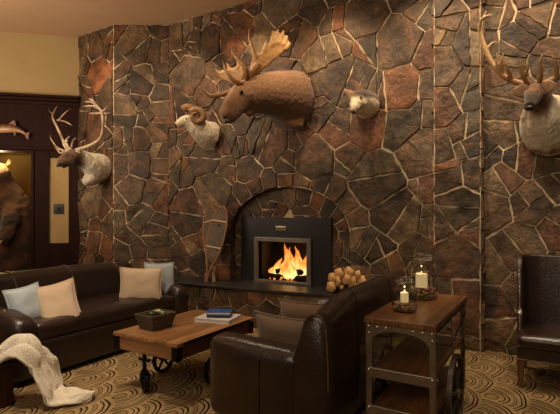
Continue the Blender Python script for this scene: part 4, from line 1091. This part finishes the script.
# --- coyote / fox
wc = Q(366, 103, 5.2); t = trophy('coyote_trophy', 'small cream and brown coyote head mounted right of the moose', 'trophy', wc)
mb = MB(); chain(mb, [(367, 105, 5.2, .15, .165), (365, 104, 5.08, .155, .16), (361.5, 101, 4.95, .13, .135), (358.5, 100, 4.87, .098, .10), (356.5, 104, 4.80, .066, .066), (354.5, 108.5, 4.75, .046, .046), (353, 112, 4.72, .034, .034)], 16)
chain(mb, [(362, 108, 4.98, .10, .09), (358, 111, 4.88, .05, .045), (355, 114.5, 4.80, .026, .018)], 10)
for x_, y_ in ((362.5, 103), (353.5, 104)): mb.ell(Q(x_, y_, 4.86), (.05, .05, .05), 8)
fc = Q(357.5, 98, 4.82); nb = Q(353.5, 111, 4.73)
def ccol(c, n):
    cr, bn = lin((246, 226, 188)), lin((112, 76, 48))
    z = c.z-Q(360, 102, 4.95).z
    k = sstep(-.005, .05, z+noise.noise(c*9)*.03)
    br = (c-nb).length
    col = mixc(cr, mixc(bn, lin((66, 46, 34)), .5+noise.noise(c*14)*.7), k)
    return mixc(lin((196, 168, 132)), col, sstep(.03, .08, br))
addlocal(organic(mb, .010, 4, .005, 22), 'head_and_neck', FUR, t, ccol)
ear(t, Q(354, 97, 4.88), Q(343.5, 89, 4.84), .055, lin((190, 146, 100)), True)
ear(t, Q(361, 93, 4.92), Q(354, 80.5, 4.92), .05, lin((120, 84, 54)), True)
eye(t, 361, 97.5, 4.785, .013); eye(t, 353.5, 99.5, 4.80, .013); m = MB(); m.ell(Q(352.8, 112, 4.70)-Vector(t.location), (.022, .02, .018), 8); m.build('nose', NOSE, t, sharp=0)
m = MB(); m.tube([Q(353.5, 114, 4.75)-Vector(t.location), Q(357, 111, 4.80)-Vector(t.location), Q(360, 108.5, 4.86)-Vector(t.location)], .008, 6); m.build('open_mouth', NOSE, t, sharp=0)
# --- caribou right
cream, tanb, dkb = lin((240, 222, 188)), lin((122, 84, 52)), lin((54, 34, 22))
wc = Q(549, 125, 5.22); t = trophy('caribou_trophy', 'pale caribou head facing the room with tall curved antlers at the right edge', 'trophy', wc)
mb = MB(); chain(mb, [(552, 126, 5.24, .24, .30), (547, 124, 5.08, .24, .29), (543, 115, 4.92, .19, .22), (540, 104, 4.80, .125, .13), (536.5, 94, 4.70, .098, .095), (533.5, 95, 4.61, .080, .085), (531, 101.5, 4.52, .055, .06), (529.5, 107, 4.46, .052, .05)], 18)
chain(mb, [(545, 135, 5.1, .2, .16), (543, 146, 5.12, .16, .10), (541, 152, 5.14, .09, .05)], 12)
hb = Q(533, 96, 4.6)
def rcol(c, n):
    k = sstep(.16, .24, (c-hb).length+noise.noise(c*8)*.03)
    face = mixc(tanb, dkb, sstep(.06, -.04, (c-Q(530, 105, 4.47)).length-.10)+.3*noise.noise(c*10))
    nk = mixc(cream, lin((168, 124, 80)), .12+.5*noise.noise(c*5)); 
    for px, py in ((539, 150), (553, 148)):
        nk = mixc(lin((150, 100, 66)), nk, sstep(.04, .09, (c-Q(px, py, 5.05)).length))
    return mixc(face, nk, k)
addlocal(organic(mb, .015, 6, .008, 16), 'head_and_neck', FUR, t, rcol)
ear(t, Q(529, 90, 4.66), Q(511, 93, 4.56), .06, lin((176, 136, 96))); ear(t, Q(541, 88, 4.66), Q(558, 85, 4.56), .06, lin((176, 136, 96)))
eye(t, 528.3, 94, 4.545, .017); eye(t, 537, 93, 4.545, .017)
m = MB(); m.ell(Q(529.5, 108, 4.40)-Vector(t.location), (.035, .03, .022), 10); m.build('nose', NOSE, t, sharp=0)
am = MB()
tine(am, [(530, 87, 4.72, 0.0312), (522, 84, 4.72, 0.0312), (511, 80, 4.74, 0.0286), (500, 73, 4.76, 0.0273), (491, 61, 4.78, 0.0260), (484, 46, 4.78, 0.0260), (480, 32, 4.76, 0.0221), (481, 21, 4.72, 0.0182), (487, 16, 4.68, 0.0130), (492, 15.3, 4.66, 0.0065)])
tine(am, [(500, 73, 4.76, 0.0234), (497, 62, 4.72, 0.0182), (497, 52, 4.7, 0.0065)]); tine(am, [(503, 75, 4.76, 0.0234), (501, 64, 4.70, 0.0182), (504, 52, 4.68, 0.0065)]); tine(am, [(512, 81, 4.74, 0.0234), (508, 70, 4.66, 0.0182), (505, 62, 4.62, 0.0078)])
tine(am, [(481, 28, 4.76, 0.0156), (483, 18, 4.8, 0.0104), (487, 10, 4.82, 0.0052)]); tine(am, [(486, 50, 4.78, 0.0182), (492, 43, 4.84, 0.0104), (500, 42, 4.86, 0.0052)])
tine(am, [(530, 87, 4.70, 0.0260), (524, 78, 4.6, 0.0208), (521, 66, 4.56, 0.0169), (519, 57, 4.54, 0.0065)]); tine(am, [(524, 78, 4.6, 0.0182), (528, 68, 4.56, 0.0130), (527, 58, 4.54, 0.0052)])
addlocal(organic(am, .009, 3), 'antler', ANTLER, t, lambda c, n: mixc(lin((150, 106, 60)), lin((228, 190, 134)), sstep(2.6, 3.3, c.z)))
am = MB()
tine(am, [(538, 86, 4.72, 0.0312), (548, 82, 4.72, 0.0312), (560, 76, 4.74, 0.0286), (572, 66, 4.76, 0.0273), (582, 50, 4.78, 0.0260), (588, 34, 4.76, 0.0208), (584, 20, 4.72, 0.0156), (576, 14, 4.68, 0.0065)])
tine(am, [(538, 86, 4.7, 0.0260), (541, 76, 4.6, 0.0208), (540, 62, 4.55, 0.0169), (544, 52, 4.54, 0.0065)]); tine(am, [(556, 79, 4.73, 0.0234), (556, 66, 4.68, 0.0182), (552, 55, 4.64, 0.0065)]); tine(am, [(566, 72, 4.74, 0.0234), (566, 60, 4.68, 0.0182), (563, 50, 4.64, 0.0065)])
addlocal(organic(am, .009, 3), 'antler', ANTLER, t, lambda c, n: mixc(lin((150, 106, 60)), lin((228, 190, 134)), sstep(2.6, 3.3, c.z)))
# --- caribou left (mounted on the left facet)
wc = Q(104, 168, 4.76); t = trophy('caribou_trophy', 'cream necked caribou head with sweeping antlers at the left corner of the stone wall', 'trophy', wc)
mb = MB(); chain(mb, [(103, 168, 4.80, .19, .20), (98, 167, 4.66, .19, .21), (91, 164, 4.52, .16, .18), (84, 160, 4.40, .13, .14), (77, 157.5, 4.30, .125, .13), (71, 158.5, 4.20, .11, .115), (65, 161, 4.12, .09, .095), (60, 164.5, 4.05, .075, .075)], 16)
chain(mb, [(96, 174, 4.62, .13, .13), (89, 179, 4.50, .10, .09), (84, 184, 4.44, .06, .045)], 10)
hb2 = Q(68, 160, 4.17)
addlocal(organic(mb, .016, 6, .008, 14), 'head_and_neck', FUR, t, lambda c, n: mixc(mixc(tanb, dkb, .4+noise.noise(c*9)), mixc(lin((246, 232, 206)), mixc(tanb, cream, .75), noise.noise(c*6)*.6), sstep(.18, .30, (c-hb2).length)))
ear(t, Q(77, 154, 4.27), Q(79.5, 148.5, 4.22), .04, lin((240, 228, 204)))
eye(t, 72.5, 155.8, 4.12, .016); m = MB(); m.ell(Q(58.5, 165, 4.0)-Vector(t.location), (.04, .03, .03), 10); m.build('nose', NOSE, t, sharp=0)
acl = lambda c, n: mixc(lin((150, 116, 82)), lin((232, 206, 172)), .55+noise.noise(c*7))
am = MB()
tine(am, [(75, 150, 4.3, .026), (82, 148, 4.3, .024), (93, 144, 4.32, .024), (101, 137, 4.34, .023), (103, 125, 4.34, .022), (102, 113, 4.32, .022), (97, 106, 4.3, .018), (92, 101, 4.28, .014), (88, 98, 4.26, .005)])
tine(am, [(102, 113, 4.32, .018), (106, 108, 4.36, .012), (110, 103, 4.38, .004)]); tine(am, [(100, 109, 4.32, .018), (91, 106, 4.24, .014), (81, 107, 4.2, .005)]); tine(am, [(98, 106, 4.3, .016), (90, 102, 4.24, .012), (83, 102, 4.2, .004)])
tine(am, [(96, 104, 4.3, .014), (92, 99, 4.34, .010), (93, 96.5, 4.34, .004)])
addlocal(organic(am, .010, 3), 'antler', ANTLER, t, acl)
am = MB()
tine(am, [(72, 151, 4.3, .026), (66, 146, 4.32, .024), (62, 138, 4.34, .022), (57, 127, 4.36, .022), (52.5, 117, 4.36, .018), (55, 110, 4.34, .013), (58, 104, 4.32, .004)])
tine(am, [(58, 121, 4.36, .016), (64, 114, 4.32, .012), (71, 108, 4.3, .004)]); tine(am, [(57, 120, 4.36, .014), (66, 122, 4.3, .012), (74, 127, 4.28, .004)]); tine(am, [(54, 114, 4.36, .012), (50, 112, 4.38, .008), (48, 107, 4.4, .004)])
for q in ([(70, 150), (66, 141), (70, 136)], [(71, 150), (73, 141), (76, 138)], [(68, 152), (58, 148), (51, 139), (50, 133)], [(66, 152), (60, 153), (55, 146)], [(68, 151), (63, 143), (68, 141)]):
    tine(am, [(x, y, 4.26-.02*i, r) for i, ((x, y), r) in enumerate(zip(q, (.018, .015, .010, .004)))])
addlocal(organic(am, .010, 3), 'antler', ANTLER, t, acl)
# --- fish on the frieze
fs_ = LM @ Vector((Ls(14, .1)[0], .1, Lz(12, 127, .1)))
t = thing('mounted_fish', 'mounted brown and copper fish with arched tail on the dark wood frieze', 'trophy', fs_)
def LP(px, py, off): s, Y = Ls(px, off); return LM @ Vector((s, off, CH-(py-VH)/F*Y))
mb = MB(); P = [(*LP(x, y, .10), r1, r2) for x, y, r1, r2 in ((-7, 131, .012, .02), (-3, 130, .035, .055), (3, 128.5, .045, .075), (10, 128.3, .045, .072), (17, 129.5, .03, .05), (23, 132, .018, .03), (26, 134.5, .012, .022))]
S = spline(P, 4); mb.tube([s[:3] for s in S], [(s[3], s[4]) for s in S], 14)
addlocal(organic(mb, .012, 3), 'body', FISHM, t, lambda c, n: mixc(lin((214, 160, 110)), lin((96, 60, 40)), sstep(-.5, .6, n.z)+noise.noise(c*20)*.3))
def fin(name, pts, th_=.006):
    ps = [LP(x, y, .10)-Vector(t.location) for x, y in pts]; m = MB(); n_ = len(ps); m.add([p+LN*th_ for p in ps]+[p-LN*th_ for p in ps], [tuple(range(n_)), tuple(range(2*n_-1, n_-1, -1))]+[(i, (i+1) % n_, (i+1) % n_+n_, i+n_) for i in range(n_)])
    m.build(name, FISHM, t, smooth=False, colfn=lambda c, n: lin((150, 100, 70)))
fin('tail_fin', [(25, 133.5), (29.5, 132), (28.5, 136), (28.5, 140), (25.5, 137)]); fin('dorsal_fin', [(8, 124.5), (13, 120.5), (15, 121), (16, 126)]); fin('belly_fin', [(13, 132), (16, 132), (15, 136)])
# --- bear in the alcove
bp_ = LM @ Vector((Ls(2, -.75)[0], -.75, 0))
t = thing('standing_bear', 'brown bear standing upright in the lit alcove at the left', 'bear', bp_)
def LQ(px, py, off): return LP(px, py, off)-bp_
mb = MB()
def bch(pts, n=14):
    P = [(*LP(x, y, o_), r1, r2) for x, y, o_, r1, r2 in pts]; S = spline(P, 4); mb.tube([s[:3] for s in S], [(s[3], s[4]) for s in S], n, up=tuple(LN))
bch([(2, 300, -.75, .36, .30), (3, 278, -.75, .43, .34), (4, 252, -.75, .47, .36), (5, 228, -.75, .46, .34), (6, 208, -.75, .42, .30), (4, 192, -.72, .30, .25), (1, 181, -.66, .20, .19), (-1, 174, -.6, .17, .17)])
bch([(3, 170, -.66, .10, .10), (0, 172, -.55, .175, .16), (-6, 174, -.40, .13, .12), (-13, 178, -.28, .075, .07), (-17, 179, -.22, .05, .05)])
bch([(12, 205, -.62, .15, .15), (10, 222, -.42, .13, .13), (4, 238, -.28, .10, .10), (-2, 240, -.18, .085, .06)])
bch([(-8, 205, -.62, .15, .15), (-16, 222, -.42, .13, .13), (-20, 236, -.28, .10, .10), (-20, 240, -.18, .085, .06)])
for sx in (-10, 14):
    P = [(*(LM @ Vector((Ls(2+sx, -.75)[0], o_, z))), r1, r1) for z, o_, r1 in ((.75, -.75, .24), (.45, -.7, .19), (.2, -.72, .13), (.07, -.7, .12))]; S = spline(P, 4); mb.tube([s[:3] for s in S], [s[3] for s in S], 12)
    mb.ell(LM @ Vector((Ls(2+sx, -.7)[0], -.58, .07)), (.13, .15, .07), 10)
for (x, y) in ((9.5, 162), (-5, 162)): mb.ell(LP(x, y, -.62), (.055, .05, .06), 8)
htop = LP(3, 165, -.6)  # lit top of the head, its light painted into the fur colour
addlocal(organic(mb, .022, 5, .022, 12), 'body', FUR, t, lambda c, n: mixc(mixc(lin((104, 66, 34)), lin((40, 24, 14)), .5+noise.noise(c*4)*1.1-.25*sstep(1.2, 1.5, c.z)), lin((206, 164, 92)), .8*sstep(.24, .10, (c-htop).length)))
for k in range(4):
    m = MB(); b0 = LQ(2-k*2.0, 241, -.14); m.tube([b0, b0+LN*.05+V(0, 0, -.01), b0+LN*.07+V(0, 0, -.05)], [.011, .009, .002], 6); m.build('claw', STRAP, t, sharp=0)

# ---------------------------------------------------------------- lights
def aim(o, tgt): d = Vector(tgt)-o.location; o.rotation_euler = d.to_track_quat('-Z', 'Y').to_euler()
def spot(loc, tgt, power, angle=60, blend=.7, size=.06, col=(1, .74, .46)):
    l = D.lights.new('ceiling_spot', 'SPOT'); l.energy = power; l.spot_size = R_(angle); l.spot_blend = blend; l.shadow_soft_size = size; l.color = col
    o = D.objects.new('ceiling_spot', l); COL.objects.link(o); o.location = loc; aim(o, tgt); return o
def areal(loc, tgt, power, sx, sy, col=(1, .78, .54)):
    l = D.lights.new('soft_light', 'AREA'); l.energy = power; l.shape = 'RECTANGLE'; l.size = sx; l.size_y = sy; l.color = col
    o = D.objects.new('soft_light', l); COL.objects.link(o); o.location = loc; aim(o, tgt); return o
WARM = (1, .82, .61); WALLC = (1, .78, .53)
for x, p in ((-5.9, 60), (-4.75, 75), (-3.6, 95), (-2.3, 120), (-1.2, 150), (-.2, 150), (1.0, 90)):
    spot((x, 4.45 if x > -5.5 else 4.0, H-.05), (x, 5.25 if x > -5.5 else 4.9, 2.0), p*.85, 90, .9, .04, WALLC)
spot((-1.5, 3.9, H-.05), (-.95, 5.1, 2.3), 110, 34, .9, .04, WARM)
spot((-3.6, 2.6, H-.05), Q(265, 80, 4.8), 150, 34, .7, .05, WARM)
spot((-2.2, 2.6, H-.05), Q(358, 100, 5.0), 70, 20, .7, .05, WARM)
spot((-.6, 2.4, H-.05), Q(540, 115, 4.8), 95, 36, .7, .05, WARM)
spot((-5.2, 2.6, H-.05), Q(205, 128, 5), 80, 22, .7, .05, WARM)
spot((-5.6, 2.2, H-.05), Q(85, 150, 4.4), 130, 28, .7, .05, WARM)
spot((-3.0, 2.3, H-.05), (-3.2, 2.8, .4), 230, 62, .8, .06, WARM)
spot((-3.2, 1.2, H-.05), (-3.45, 2.05, .3), 330, 34, .8, .06, WARM)
spot((-.6, 2.2, H-.05), (-.8, 3.2, .6), 50, 44, .8, .06, WARM)
spot((.2, 3.4, H-.05), (.0, 4.3, .3), 70, 60, .9, .06, WARM)
areal((-6.2, 1.4, 2.6), (-6.9, 3.8, 3.6), 20, 1.4, 1.4, (1, .84, .62))
areal((-6.2, 1.2, 2.2), (-6.0, 2.6, H), 75, 1.5, 1.5, (1, .80, .6))
areal((-1.2, -1.2, 3.2), (-2.5, 3.5, .8), 50, 3, 2, (1, .82, .6))
l = D.lights.new('fire_glow', 'POINT'); l.energy = 14; l.color = (1, .42, .12); l.shadow_soft_size = .03; o = D.objects.new('fire_glow', l); COL.objects.link(o); o.location = (-3.12, 5.5, .78)
l = D.lights.new('alcove_lamp', 'POINT'); l.energy = 20; l.color = (1, .74, .36); l.shadow_soft_size = .08; o = D.objects.new('alcove_lamp', l); COL.objects.link(o); o.location = LM @ Vector((Ls(-9)[0], -.30, 2.3))
for p_, e in (((jb.x, jb.y, .8+.24), .8), ((js.x, js.y, .8+.16), .5)):
    l = D.lights.new('candle_glow', 'POINT'); l.energy = e; l.color = (1, .66, .3); l.shadow_soft_size = .003; o = D.objects.new('candle_glow', l); COL.objects.link(o); o.location = p_
w = D.worlds.new('world'); bpy.context.scene.world = w; w.use_nodes = True
w.node_tree.nodes['Background'].inputs[0].default_value = (1, .78, .56, 1); w.node_tree.nodes['Background'].inputs[1].default_value = .06
# ---------------------------------------------------------------- camera
cam = D.cameras.new('camera'); co = D.objects.new('camera', cam); COL.objects.link(co)
cam.sensor_width = 36; cam.lens = F/560*36; cam.shift_y = (VH-207)/560; cam.clip_start = .05
co.location = (0, 0, CH); co.rotation_euler = (PI/2, 0, math.atan2(EY, EX))
bpy.context.scene.camera = co
vs = bpy.context.scene.view_settings; vs.view_transform = 'Standard'; vs.look = 'None'; vs.exposure = 0
